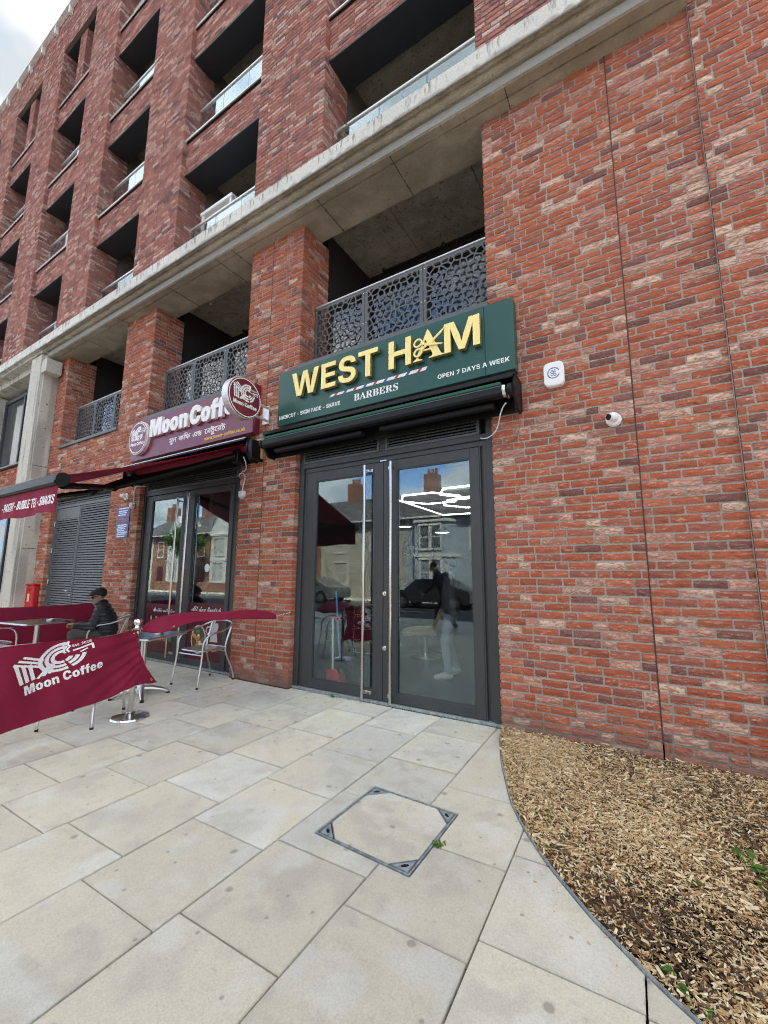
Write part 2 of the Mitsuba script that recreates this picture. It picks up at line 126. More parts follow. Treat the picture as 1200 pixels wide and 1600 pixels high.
GLY = json.loads(r'''{"bold":[146,{" ":[54,[]],"-":[129,[[[31,71,97,71,97,48,31,48]]]],".":[54,[[[10,11,10,19,12,24,15,28,23,32,31,32,36,30,40,27,44,19,44,11,42,6,39,2,31,-2,23,-2,16,1,13,4]]]],"0":[129,[[[9,60,9,86,15,114,23,129,36,141,44,145,56,148,78,147,95,140,102,134,110,123,117,105,119,94,120,86,119,51,117,41,109,21,104,14,92,4,79,-1,56,-2,44,1,34,6,22,18,16,29,12,41],[39,87,40,51,43,39,48,30,54,25,61,23,72,24,78,27,83,33,89,51,90,87,86,107,81,116,75,121,68,123,57,122,51,119,46,113,42,103]]]],"1":[129,[[[17,24,56,25,56,118,53,119,30,101,22,97,22,124,53,146,86,146,86,25,116,24,116,0,17,0]]]],"2":[129,[[[12,101,13,114,19,128,26,136,39,144,55,148,72,148,85,145,98,138,107,129,113,116,114,98,112,90,109,83,100,70,56,26,116,25,116,0,13,0,13,22,76,81,84,95,85,107,80,118,76,121,67,124,59,124,50,121,44,115,41,106,41,101]]]],"7":[129,[[[14,121,14,146,116,146,116,120,55,0,24,1,84,120]]]],"8":[129,[[[9,33,10,50,17,63,26,71,39,76,27,82,20,89,15,99,14,115,16,122,22,132,37,143,55,148,80,147,90,144,101,138,113,124,116,113,116,105,113,94,109,88,103,82,91,76,98,74,109,67,117,57,120,50,121,45,120,29,117,22,111,14,102,7,92,2,81,-1,74,-2,49,-1,38,2,21,12,13,22],[40,45,42,31,49,24,60,20,70,20,80,23,85,27,90,38,90,45,88,52,81,60,69,64,61,64,49,60,43,54],[43,109,46,94,53,88,60,86,69,86,76,88,83,94,86,102,86,109,83,117,78,122,69,125,60,125,51,122,46,117]]]],"A":[150,[[[5,0,54,145,94,146,145,0,112,0,100,34,50,34,38,0],[57,58,93,58,83,87,74,120,73,119,67,92]]]],"B":[133,[[[13,146,87,145,101,140,107,136,114,128,119,113,119,104,116,93,112,87,105,81,93,76,105,73,113,68,120,60,124,51,125,34,123,26,119,18,110,9,101,4,84,0,13,0],[43,26,75,25,86,28,92,34,94,40,94,47,91,55,86,60,74,64,43,64],[43,85,71,84,82,88,86,92,89,100,89,107,85,116,72,122,43,122]]]],"C":[147,[[[9,62,10,91,18,115,30,131,39,138,51,144,68,148,85,148,105,143,117,136,128,125,135,112,139,96,108,96,105,107,98,115,87,120,71,121,63,119,54,114,46,105,41,93,39,83,39,63,41,53,48,38,60,28,71,25,86,26,93,28,103,36,107,43,108,50,139,50,135,34,128,22,115,9,102,2,85,-2,67,-2,57,0,42,6,28,17,19,29,12,46]]]],"D":[144,[[[13,146,75,146,86,144,98,140,107,135,121,122,129,108,134,91,135,84,134,55,131,43,125,30,121,24,107,11,93,4,74,0,13,0],[43,27,70,26,83,29,95,37,102,49,105,62,105,84,103,93,95,109,83,117,70,120,43,120]]]],"E":[121,[[[13,146,111,146,111,121,43,120,43,86,106,86,106,62,43,62,43,25,111,25,111,0,13,0]]]],"F":[117,[[[13,146,109,146,109,121,43,121,43,80,103,80,103,56,43,56,43,0,13,0]]]],"H":[149,[[[13,146,43,146,43,87,105,87,106,146,136,146,136,0,106,0,105,62,43,62,43,0,13,0]]]],"I":[95,[[[7,0,7,25,32,26,32,120,7,121,7,146,88,146,88,121,62,120,62,26,88,25,88,0]]]],"K":[144,[[[13,146,43,146,44,76,62,101,101,146,137,146,128,134,84,85,84,82,139,0,103,0,77,42,62,62,43,41,43,0,13,0]]]],"L":[113,[[[13,146,43,146,43,25,106,25,106,0,13,0]]]],"M":[186,[[[13,146,59,146,84,75,93,37,103,78,127,146,173,146,173,0,143,0,143,114,131,71,106,0,80,0,55,70,44,111,42,112,43,0,13,0]]]],"N":[152,[[[13,146,46,146,48,144,96,67,109,41,109,146,139,146,139,0,105,0,58,76,43,105,43,0,13,0]]]],"O":[154,[[[9,62,10,91,18,115,24,124,35,135,54,145,68,148,86,148,100,145,113,139,130,124,137,113,142,100,145,84,145,62,142,46,138,35,130,22,119,11,100,1,86,-2,68,-2,54,1,35,11,24,22,18,31,12,46],[39,83,41,53,46,41,57,30,72,25,83,25,99,31,108,41,113,53,115,63,114,89,108,105,99,115,83,121,72,121,57,116,48,108,41,93]]]],"P":[130,[[[13,146,79,146,92,143,105,136,112,129,119,117,122,105,122,89,119,77,113,66,102,56,92,51,78,48,43,48,42,0,13,0],[43,73,70,72,80,75,87,81,91,92,91,101,89,109,82,117,70,121,43,121]]]],"R":[131,[[[13,146,85,145,103,138,113,129,121,112,122,106,121,85,114,70,105,61,98,58,97,55,127,0,94,0,69,48,65,52,43,52,43,0,13,0],[43,77,71,76,83,80,88,85,91,94,91,103,87,113,81,118,70,121,43,121]]]],"S":[130,[[[9,34,9,45,38,45,38,41,41,33,46,28,56,24,72,23,86,28,89,31,92,38,92,45,87,53,69,60,38,68,27,74,20,80,13,93,12,111,15,121,19,128,34,141,47,146,58,148,82,147,95,143,106,136,114,127,118,119,120,105,91,105,89,114,84,119,72,123,61,123,53,121,46,116,43,109,43,103,45,98,52,92,97,79,107,73,116,64,121,53,122,35,119,24,115,17,101,5,88,0,76,-2,49,-1,35,3,21,12,14,21]]]],"T":[133,[[[7,146,126,146,126,121,81,120,81,-1,51,0,51,121,7,121]]]],"U":[146,[[[13,146,43,146,44,44,48,35,54,29,68,24,78,24,92,29,100,38,103,48,103,146,133,146,133,43,130,31,126,23,114,10,102,3,89,-1,64,-2,49,1,36,7,22,20,16,31,13,43]]]],"V":[149,[[[55,1,5,146,38,146,64,68,73,32,76,28,77,29,89,77,111,143,111,146,144,146,95,0]]]],"W":[208,[[[44,0,5,146,38,145,55,73,61,34,62,33,69,70,88,146,120,145,138,72,144,36,145,35,147,38,154,80,170,146,203,146,164,0,129,0,108,82,105,103,104,104,102,101,99,80,78,0]]]],"Y":[147,[[[5,145,40,146,74,82,107,146,142,146,89,56,89,0,59,0,59,56]]]],"c":[118,[[[8,46,9,70,16,88,25,99,40,108,52,111,71,111,85,107,95,101,102,94,108,83,110,76,109,74,82,70,80,78,74,85,65,88,58,88,49,85,44,80,39,68,38,46,40,38,45,28,51,23,58,21,65,21,72,23,78,28,83,40,110,35,108,26,101,14,95,8,85,2,69,-2,53,-2,43,0,32,5,24,11,16,21,10,35]]]],"e":[120,[[[8,45,9,70,16,88,24,98,40,108,53,111,68,111,81,108,95,100,101,94,108,82,112,65,112,48,37,47,40,32,47,24,54,21,67,20,72,21,81,27,83,33,109,29,110,26,105,16,97,8,84,1,71,-2,53,-2,38,2,30,6,20,15,14,24],[38,73,38,66,84,67,82,76,79,81,74,86,65,89,53,88,45,84]]]],"f":[79,[[[2,87,2,109,21,109,22,129,24,135,32,145,41,150,49,152,66,152,77,149,73,129,59,129,53,126,51,121,51,109,73,109,73,87,51,86,51,0,21,0,21,86]]]],"i":[54,[[[11,135,11,143,13,147,18,152,23,154,31,154,36,152,43,143,43,135,41,131,36,126,31,124,23,124,18,126]],[[12,110,42,110,42,0,12,0]]]],"k":[116,[[[12,146,42,146,43,67,46,69,79,110,113,110,73,61,115,0,80,0,50,44,42,35,42,0,12,0]]]],"m":[182,[[[12,110,40,110,40,94,42,92,46,99,52,105,59,109,66,111,81,110,92,103,100,88,105,97,113,105,124,110,141,111,149,109,156,105,164,97,168,89,170,79,170,0,140,0,140,72,137,80,134,83,126,86,119,86,113,84,108,79,105,71,105,0,77,0,77,72,74,80,64,86,57,86,50,84,45,79,42,71,42,0,12,0]]]],"n":[124,[[[12,110,40,110,41,90,45,97,54,106,68,111,81,111,89,109,98,104,104,98,109,89,112,76,112,0,82,0,82,69,77,81,66,86,59,86,49,82,44,76,42,69,42,0,12,0]]]],"o":[123,[[[8,46,9,70,16,88,21,95,29,102,40,108,47,110,71,111,83,108,91,104,104,92,108,86,114,69,115,61,114,40,108,23,95,8,85,2,75,-1,70,-2,47,-1,29,7,22,13,16,21,10,35],[38,63,40,38,43,31,48,25,53,22,65,21,77,27,82,35,85,48,84,67,78,81,72,86,65,88,57,88,49,85,44,80,39,68]]]],"s":[111,[[[7,29,8,31,35,35,41,24,52,20,66,21,70,23,74,29,74,35,69,40,30,49,22,53,14,61,10,71,10,83,13,92,23,103,40,110,64,111,75,109,82,106,89,102,96,95,101,84,101,82,99,81,75,77,73,83,69,87,61,90,48,89,44,87,40,81,40,76,43,71,54,67,84,61,92,57,99,51,104,40,104,28,101,19,96,12,90,7,81,2,64,-2,47,-2,36,0,21,7,11,18]]]],"t":[73,[[[2,87,2,109,17,110,17,136,46,136,47,109,67,109,67,87,47,86,47,27,50,22,54,21,66,22,69,0,59,-2,43,-2,35,0,23,8,17,22,17,86]]]],"u":[124,[[[12,110,42,110,43,36,49,27,57,24,65,24,72,26,77,30,82,42,82,110,112,110,112,0,83,0,82,19,78,12,71,5,64,1,56,-1,43,-1,35,1,27,5,19,13,14,23,12,32]]]],"w":[170,[[[3,108,4,110,34,109,50,41,51,31,52,30,72,110,99,109,115,38,118,31,136,110,166,110,167,109,166,104,135,0,104,1,85,73,79,47,65,0,35,0]]]]}],"black":[146,{" ":[54,[]],"C":[149,[[[7,62,8,91,12,106,18,118,31,133,38,138,53,145,68,148,86,148,107,143,121,135,130,126,139,110,142,99,142,92,103,92,98,105,94,109,83,113,73,113,61,109,51,96,47,80,47,65,49,55,55,42,67,34,82,33,92,36,100,44,103,54,143,53,138,34,130,21,117,9,101,1,86,-2,68,-2,50,2,36,9,22,22,16,31,10,46]]]],"M":[191,[[[9,146,72,145,85,100,95,53,97,56,105,98,119,146,182,146,182,0,142,0,142,107,132,66,112,0,78,1,49,103,49,0,9,0]]]],"e":[122,[[[6,45,6,63,12,84,24,99,31,104,43,109,53,111,70,111,90,105,106,91,114,74,116,63,116,45,44,45,47,33,51,29,59,26,67,26,74,28,79,35,114,30,114,27,110,19,101,9,83,0,71,-2,53,-2,43,0,29,6,21,12,14,21,10,29],[48,78,45,67,77,67,78,71,73,80,65,83,58,83]]]],"f":[84,[[[1,81,1,110,19,110,19,120,22,132,25,138,33,146,48,152,71,152,83,149,78,122,64,123,58,117,59,110,79,110,79,81,58,80,58,0,19,0,19,80]]]],"n":[130,[[[10,110,47,110,48,89,54,99,60,105,70,110,88,111,99,108,104,105,116,91,120,77,120,0,81,0,81,66,78,74,69,79,62,79,56,77,51,72,49,66,49,0,10,0]]]],"o":[125,[[[6,46,6,63,8,74,15,89,24,99,31,104,47,110,72,111,82,109,94,104,100,100,110,89,116,77,118,69,119,46,113,25,107,16,100,9,88,2,78,-1,54,-2,43,0,31,5,24,10,13,23,8,35],[46,61,49,36,57,28,63,27,68,28,75,34,79,48,79,61,75,75,70,80,63,82,58,81,50,75]]]]}],"serif":[143,{"𝐁":[132,[[[5,0,5,5,9,5,18,8,22,17,22,118,20,125,16,129,5,130,5,135,78,135,95,132,108,126,115,118,118,109,118,98,116,92,108,82,99,77,90,75,90,73,109,66,115,62,121,55,124,48,125,37,123,26,119,18,108,8,89,1],[54,16,58,8,71,7,82,11,87,18,90,35,89,49,85,60,81,64,75,67,66,69,54,69],[54,76,63,75,72,77,78,80,82,85,85,98,84,114,79,125,74,128,61,129,55,126]]]],"𝐀":[130,[[[-3,5,6,7,11,13,59,134,62,139,66,139,74,123,114,25,123,8,128,5,132,5,132,0,68,0,68,5,78,6,84,11,84,17,77,37,74,40,32,40,30,39,23,20,22,13,24,8,28,6,38,5,38,0,-3,0],[51,92,35,48,71,48,71,52,54,92]]]],"𝐑":[141,[[[5,0,5,5,17,7,20,10,22,16,22,119,20,125,17,128,5,130,5,135,87,134,105,129,116,122,120,117,124,106,123,88,115,76,106,70,95,67,95,65,129,13,136,6,143,5,143,0,100,0,66,55,59,63,54,62,55,14,59,7,66,5,72,5,72,0],[55,124,54,69,67,69,76,71,86,79,89,86,90,108,88,116,82,124,72,128,58,127]]]],"𝐄":[132,[[[4,0,4,5,11,5,17,7,21,11,22,15,22,119,20,125,16,129,5,130,5,135,119,135,119,95,114,95,111,108,107,116,102,121,94,125,79,128,62,128,56,126,54,118,54,73,63,73,75,77,82,86,86,102,91,102,91,35,85,36,83,51,80,57,75,62,67,65,54,66,54,18,56,11,63,8,78,8,90,10,107,18,117,30,122,42,128,42,120,0]]]],"𝐒":[116,[[[13,49,19,49,21,39,27,24,32,17,39,11,53,6,64,6,73,9,78,13,83,24,83,32,81,38,75,45,69,49,41,62,23,76,17,86,15,93,15,109,17,117,22,126,30,134,37,138,48,141,63,141,91,135,95,138,95,141,101,141,101,97,96,97,93,108,88,117,78,128,70,133,62,135,49,134,38,126,36,121,37,107,44,99,87,78,94,73,102,64,107,49,107,35,104,24,100,17,88,6,72,0,49,-1,28,5,23,5,20,4,18,-1,13,-1]]]]}],"script":[143,{" ":[52,[]],"&":[146,[[[11,28,11,47,16,59,27,70,41,79,33,88,25,102,24,119,28,130,36,138,44,142,53,144,73,143,83,139,91,131,95,122,95,106,88,92,74,80,70,79,68,75,105,41,109,44,114,53,119,71,137,71,132,53,125,39,118,29,146,0,122,0,105,17,92,8,76,1,65,-1,41,0,34,2,23,8,15,17],[30,33,33,24,36,21,45,16,51,15,64,15,73,17,87,23,93,29,52,67,42,62,32,52,29,43],[41,115,44,100,49,93,57,87,65,91,73,98,78,109,78,116,74,125,71,127,66,129,54,129,47,126,43,122]]]],"-":[64,[[[8,62,56,62,56,46,8,46]]]],"𝓐":[147,[[[-8,10,-8,23,-5,29,2,35,13,37,18,36,24,32,25,22,20,17,7,13,5,10,5,6,10,2,20,1,37,8,49,17,59,28,55,33,50,45,51,59,56,66,66,71,77,71,92,64,112,86,147,116,165,127,177,128,177,125,173,117,164,103,137,49,122,13,126,13,135,18,163,46,171,52,175,54,182,53,171,46,152,25,136,12,128,8,118,6,116,2,86,-1,89,6,89,9,75,15,67,22,64,22,56,14,41,3,22,-4,5,-3,-3,2],[96,59,103,44,104,35,106,35,142,92,156,110,157,114,152,112,136,99],[71,30,70,27,82,18,89,15,93,16,95,27,95,39,91,51,88,50],[63,44,64,35,66,35,85,56,85,59,77,61,69,57,64,48]]]],"𝓑":[172,[[[11,19,12,31,19,39,26,42,35,42,43,38,45,34,45,28,41,23,37,21,27,20,25,16,26,12,30,8,39,5,52,6,62,11,70,19,76,28,94,62,111,87,129,105,148,116,134,120,108,119,88,114,68,105,54,95,44,83,42,77,42,69,45,63,51,61,61,62,77,71,91,86,96,97,97,104,101,102,100,83,93,70,81,59,65,53,52,53,44,56,39,61,36,68,36,79,44,93,61,107,70,112,91,120,116,125,137,125,149,123,159,119,166,121,175,121,175,118,169,117,168,115,174,112,182,104,185,97,185,89,180,79,172,72,150,63,150,61,155,60,162,55,165,51,168,44,168,32,161,18,146,5,134,0,118,-1,112,1,108,5,106,14,110,23,119,32,125,35,128,35,128,32,115,21,113,16,113,8,115,5,119,5,124,7,132,15,138,24,144,40,145,52,142,59,130,59,128,61,128,65,146,66,157,77,162,90,162,104,156,113,149,110,142,103,132,85,122,57,114,41,101,23,87,11,78,6,62,1,37,0,28,2,20,6,14,12]]]],"𝓔":[111,[[[17,27,17,39,19,46,23,53,32,62,45,69,66,74,66,77,59,86,58,97,62,107,70,115,83,122,96,125,111,125,120,123,131,116,136,107,135,92,127,82,118,78,109,78,102,81,98,86,97,93,100,100,105,105,111,108,117,108,119,105,112,101,109,96,109,87,113,83,117,83,124,86,130,96,130,105,126,113,114,119,106,119,91,112,85,104,82,96,81,78,98,77,105,72,106,70,105,66,100,63,90,63,74,69,67,66,53,53,44,34,43,18,46,10,49,7,58,4,74,5,89,11,101,22,104,29,105,37,102,44,99,46,90,47,84,45,77,38,74,30,72,17,68,15,65,19,65,32,69,42,76,49,82,52,86,53,101,52,106,49,109,45,111,33,108,23,99,12,92,7,75,0,69,-1,47,0,38,3,28,9,21,17],[84,71,89,68,98,69,97,72,93,73,86,73]]]],"𝓪":[106,[[[5,12,5,23,10,35,24,50,33,56,45,61,61,62,64,61,70,54,73,62,96,62,72,14,72,11,79,11,91,22,94,22,96,18,79,4,67,-1,59,-1,51,5,49,11,43,5,34,0,20,-1,12,2,7,7],[24,9,28,4,35,5,41,9,50,19,64,42,66,49,63,55,57,56,52,54,40,42,33,32,26,18]]]],"𝓫":[96,[[[10,38,29,56,65,115,91,118,91,116,35,25,31,16,30,10,33,6,37,6,48,10,57,17,54,27,55,43,62,56,71,63,78,63,83,59,84,44,79,31,70,21,76,21,85,28,89,26,87,22,76,16,62,15,58,10,44,2,33,-1,23,-1,17,1,13,5,11,10,12,21,20,37,18,38,13,34],[60,32,61,24,62,22,65,22,72,31,75,39,75,44,73,48,67,48,63,43]]]],"𝓭":[121,[[[5,12,5,24,7,30,13,39,21,47,35,56,51,61,62,61,69,58,73,54,105,114,130,116,77,22,71,8,73,6,78,7,93,21,96,22,99,19,99,17,91,10,82,3,73,-1,63,-1,56,2,53,5,51,11,43,4,35,0,21,-1,11,3],[25,11,28,4,34,4,41,8,52,19,66,42,67,52,66,55,60,56,55,54,43,42,31,26,26,16]]]],"𝓮":[82,[[[3,19,4,27,11,39,19,47,32,56,44,61,59,62,65,60,71,54,72,50,71,43,66,36,49,26,29,21,27,17,25,9,26,6,36,5,52,10,61,16,66,22,69,22,71,20,71,18,66,13,54,5,36,-1,20,0,13,3,6,10],[32,28,36,27,44,30,54,39,58,48,58,52,56,56,50,55,43,48,34,34]]]],"𝓯":[107,[[[-28,-56,9,7,7,12,8,19,12,23,18,24,20,26,29,42,27,43,19,35,15,39,35,57,49,75,62,96,77,113,87,120,93,122,103,122,110,119,113,113,113,107,110,97,105,89,89,72,55,49,31,7,35,6,45,9,59,23,61,23,64,20,62,16,49,4,36,-1,28,-1,25,-3,-3,-53],[58,60,60,59,76,70,90,84,98,98,100,106,100,112,97,116,91,115,83,107,71,88]]]],"𝓰":[105,[[[-18,-49,-17,-35,-5,-21,16,-9,39,-1,41,3,40,5,38,3,28,-1,18,-1,11,2,6,7,4,11,5,28,18,46,30,55,44,61,60,62,66,59,69,54,73,61,97,63,69,11,72,10,79,14,88,22,91,22,93,18,77,6,62,0,47,-27,28,-49,15,-57,8,-59,-8,-58,-12,-56],[24,12,23,5,29,4,35,6,45,15,53,26,62,43,64,50,63,55,60,56,55,55,43,43,28,22],[-5,-48,-1,-53,4,-53,10,-49,20,-36,34,-9,18,-15,1,-28,-5,-39,-6,-43]]]],"𝓱":[113,[[[4,-1,27,41,25,42,18,34,16,34,13,38,29,53,36,62,45,76,64,113,66,115,71,116,89,117,80,97,78,96,52,45,54,44,61,52,73,60,79,62,87,62,91,60,95,56,97,50,97,41,90,28,77,13,76,6,81,7,97,22,99,22,102,18,82,1,76,-1,68,-1,60,4,57,12,59,26,65,35,81,52,81,55,79,55,66,48,53,35,30,-1]]]],"𝓲":[69,[[[45,78,45,86,51,92,61,93,67,88,67,81,65,77,61,74,51,73,47,75]],[[10,11,13,23,22,39,20,40,15,34,11,37,11,39,25,52,31,61,60,61,37,22,32,11,32,7,35,7,43,12,53,22,55,22,57,18,42,4,30,-1,20,-1,15,1,12,4]]]],"𝓴":[109,[[[4,0,27,42,25,43,17,34,13,36,13,39,29,54,37,64,50,85,64,113,66,115,71,116,89,117,49,40,63,41,69,47,76,58,81,61,84,62,95,61,100,56,100,49,96,44,94,43,85,44,82,47,83,53,82,54,70,39,74,37,80,31,81,28,81,22,78,12,83,13,92,22,94,22,97,18,84,7,73,1,69,0,58,1,53,7,53,16,62,29,62,32,60,34,51,34,49,39,28,0]]]],"𝓵":[84,[[[13,35,11,39,25,51,33,61,64,114,68,116,89,118,89,115,39,27,33,14,33,9,36,7,41,9,56,23,58,23,60,18,46,5,37,0,33,-1,21,0,14,5,12,9,13,23,20,37,18,38,16,35]]]],"𝓶":[160,[[[0,0,21,29,31,46,28,47,24,44,16,35,12,37,12,40,30,57,37,61,47,62,51,58,53,43,69,57,80,62,87,62,93,57,95,42,109,55,123,62,131,62,136,60,141,53,142,44,140,36,133,24,125,16,123,8,126,8,130,10,144,23,149,19,137,8,125,1,115,0,110,2,107,5,104,12,105,25,108,31,124,50,125,55,123,56,114,51,107,44,84,14,76,0,46,0,46,2,74,41,78,50,77,54,71,52,57,38,30,0]]]],"𝓷":[115,[[[0,-1,23,31,31,45,29,46,25,44,16,34,12,36,12,39,33,58,40,61,48,60,52,53,53,42,65,53,77,60,89,61,96,56,99,48,98,38,93,29,79,13,78,7,82,7,88,11,99,22,101,22,104,18,97,11,83,1,77,-1,67,0,62,4,59,12,59,19,62,28,83,52,83,55,81,55,69,48,55,34,30,-1]]]],"𝓹":[108,[[[-29,-56,-26,-48,21,38,20,39,16,35,13,35,11,39,15,41,28,55,56,105,58,107,81,109,54,56,57,55,61,59,69,62,78,62,82,60,87,53,86,37,80,26,70,15,67,8,68,6,77,9,92,23,96,20,96,18,80,4,69,-1,58,0,50,7,49,10,50,23,58,35,71,49,73,54,69,56,62,53,48,40,38,26,-4,-53]]]],"𝓼":[70,[[[2,7,2,18,7,22,14,22,19,17,19,12,13,7,13,5,21,6,25,10,29,19,32,31,32,49,30,49,15,34,11,38,40,68,44,68,45,62,42,60,42,55,47,48,52,36,51,21,53,20,58,25,61,22,61,20,43,5,38,2,27,-1,10,0]]]],"𝓽":[88,[[[11,12,14,25,22,39,20,40,15,34,13,34,11,39,24,50,34,62,63,112,89,113,88,109,75,89,76,88,88,88,87,83,71,82,69,81,41,32,31,12,31,7,34,6,40,8,56,22,60,18,52,10,42,3,31,-1,22,-1,17,1,13,5]]]],"𝓾":[118,[[[11,10,11,17,13,23,21,38,20,39,17,36,13,35,11,39,22,49,32,62,61,62,60,58,36,17,35,11,37,9,41,9,45,12,58,26,74,50,79,62,108,62,107,58,80,11,80,7,84,7,92,12,101,22,104,22,106,18,90,4,80,0,66,1,60,5,57,16,44,5,31,0,22,0,15,3]]]],"𝔀":[152,[[[12,9,13,24,20,34,29,42,30,46,26,46,18,38,14,40,14,43,37,61,66,60,37,18,34,10,36,6,43,8,59,24,77,49,83,61,113,61,86,17,86,10,90,6,103,8,116,16,111,27,111,37,115,48,122,57,129,61,135,61,138,60,142,55,143,48,141,38,137,30,130,22,131,21,138,24,143,29,147,25,136,17,130,15,122,15,113,6,103,1,95,-1,81,-1,74,1,66,8,63,19,50,5,37,-1,26,-1,19,1,14,5],[118,36,119,24,122,22,129,29,135,43,135,47,133,49,126,48,121,43]]]],"𝔂":[115,[[[-8,-48,-7,-36,2,-24,24,-10,49,-1,54,9,52,10,45,3,36,-1,28,-1,19,4,16,12,17,21,21,30,31,45,27,46,19,37,14,34,11,37,11,39,18,46,30,56,39,61,49,61,53,58,55,53,54,40,36,9,36,6,39,5,57,22,74,46,82,61,109,61,81,12,84,11,98,22,102,20,102,17,85,5,74,1,52,-35,37,-51,21,-59,5,-60,-1,-58,-6,-53],[2,-46,4,-52,9,-55,16,-54,20,-51,35,-29,44,-12,44,-9,41,-9,25,-17,15,-24,6,-34,3,-41]]]]}],"bn":[143,{"ম":[127,[[[-2,106,-2,125,129,125,129,106,109,105,109,0,87,0,87,20,86,23,68,43,51,51,40,50,35,47,33,42,34,33,38,29,49,25,49,21,43,4,35,6,22,14,15,22,11,31,10,35,11,50,15,58,20,63,29,68,40,70,39,76,36,83,28,90,18,93,6,94,8,106],[41,105,51,99,57,92,62,79,63,66,77,59,87,50,87,106]]]],"ু":[0,[[[-89,-34,-88,-21,-84,-14,-79,-10,-68,-6,-41,-7,-40,3,-17,3,-17,-16,12,-34,18,-39,18,-42,7,-54,5,-54,-5,-44,-22,-33,-26,-40,-39,-50,-51,-53,-65,-53,-79,-48,-87,-40],[-68,-28,-66,-36,-61,-38,-50,-37,-44,-31,-42,-23,-47,-22,-62,-22,-67,-25]]]],"ন":[125,[[[-2,106,-2,125,127,125,127,106,107,105,107,0,85,0,85,39,68,56,56,63,48,65,41,65,32,61,30,57,31,47,37,41,45,38,35,19,32,19,23,24,13,34,7,48,7,60,12,72,20,79,34,84,48,84,60,81,70,76,85,65,85,106]]]],"ক":[168,[[[-2,106,-2,125,170,125,170,106,105,106,105,100,127,95,139,89,151,79,159,65,160,49,156,38,146,30,139,28,118,29,118,48,129,47,135,49,138,55,138,60,136,66,127,74,110,80,105,80,105,0,82,0,77,9,63,23,53,30,35,39,14,44,5,64,6,67,11,70,39,84,66,95,82,99,83,101,83,106],[59,71,34,59,34,57,42,56,61,47,76,36,81,29,83,29,83,79]]]],"ফ":[173,[[[-2,106,-2,125,175,125,175,106,39,106,39,104,51,99,60,93,69,85,71,70,40,56,37,52,45,51,63,44,75,37,88,26,89,27,89,99,118,98,137,93,149,86,160,75,166,60,166,49,162,38,157,33,149,29,126,28,124,29,124,48,135,47,141,49,144,55,144,60,142,66,133,74,122,78,111,79,111,0,88,0,88,2,74,16,60,25,39,33,17,37,12,46,8,59,26,70,44,78,45,80,30,89,7,95,11,106]]]],"ি":[58,[[[-2,106,-2,125,16,126,5,139,4,141,5,144,18,162,27,171,34,176,47,182,57,184,76,184,91,181,116,170,148,149,140,137,137,134,135,134,115,149,95,160,75,165,63,165,48,160,34,147,29,138,38,125,60,125,60,106,40,105,40,0,18,0,18,105]]]],"এ":[155,[[[7,46,7,63,9,75,31,73,29,64,29,50,33,39,36,36,47,32,98,34,106,32,116,26,116,96,113,104,106,107,99,107,92,105,81,97,74,86,73,78,75,74,91,73,92,71,93,55,89,53,69,53,60,57,55,62,52,68,51,72,52,88,57,99,66,110,76,118,88,124,97,126,118,125,127,121,134,114,138,103,138,0,116,0,110,11,99,15,85,15,69,12,41,12,29,15,20,20,15,25,9,36]]]],"ড":[146,[[[-2,106,-2,125,148,125,148,106,77,105,77,73,78,69,81,67,86,67,93,71,104,86,119,89,125,88,134,70,137,56,137,42,135,33,131,25,118,12,107,7,98,5,73,5,51,12,42,18,25,37,14,58,4,89,21,94,26,94,35,65,48,42,63,29,75,25,97,26,110,34,115,46,115,56,113,64,111,64,101,54,93,50,86,48,70,49,62,54,56,65,55,106]]]],"র":[123,[[[-2,106,-2,125,125,125,125,106,105,105,105,0,83,0,75,12,55,29,35,39,14,44,5,65,11,70,43,86,65,95,83,100,83,106],[35,58,58,49,75,37,81,29,83,29,83,79,63,73,36,60]],[[22,9,23,19,30,26,43,25,47,21,49,16,48,6,41,-1,28,0,24,4]]]],"ে":[76,[[[-2,106,-2,125,78,125,78,106,70,106,58,100,43,86,39,80,33,64,32,45,35,32,43,22,54,18,61,18,73,22,81,5,73,1,64,-1,48,-1,34,3,21,13,16,20,11,32,9,43,9,61,16,84,24,96,34,105]]]],"ষ":[131,[[[-2,106,-2,125,133,125,133,106,114,105,114,0,91,0,78,14,61,25,40,33,17,37,14,41,8,59,47,80,27,90,7,95,11,106],[36,53,62,45,81,34,88,27,92,26,92,52,81,62,70,69,65,69,53,62,50,62],[39,105,62,95,76,87,90,76,92,76,92,106]]]],"ট":[117,[[[-2,106,-2,125,77,126,75,134,67,138,34,138,20,141,11,146,6,151,2,160,1,165,2,183,22,182,24,166,26,162,32,158,73,157,82,155,89,151,96,141,98,125,119,125,119,106,40,106,40,34,44,25,50,23,57,23,66,26,79,37,86,52,86,60,79,66,65,65,62,84,69,86,89,86,97,83,102,79,107,70,108,65,107,47,97,27,85,15,68,6,59,4,42,4,30,8,22,16,19,22,17,32,17,105]]]]," ":[52,[]]}]}''')
def glyph(fam, ch):
    capn, g = GLY[fam]; adv, rings = g[ch]
    ps = [Polygon(np.array(r[0]).reshape(-1, 2), [np.array(h).reshape(-1, 2) for h in r[1:]]).buffer(0) for r in rings]
    return adv / capn, affinity.scale(shapely.union_all(ps), 1 / capn, 1 / capn, origin=(0, 0)) if ps else None
def letters(fam, text, x, z, h, sx=1.0, shear=0.0, track=0.0, width=None):
    """polygons of a line of lettering: list of (char, polygon), baseline (x, z), capital height h."""
    if width is not None:
        w = sum(glyph(fam, c)[0] for c in text) * h; sx = width / w
    out = []
    for c in text:
        a, g = glyph(fam, c)
        if g is not None and not g.is_empty:
            out.append((c, affinity.affine_transform(g, [h * sx, h * shear, 0, h, x, z])))
        x += (a + track) * h * sx
    return out
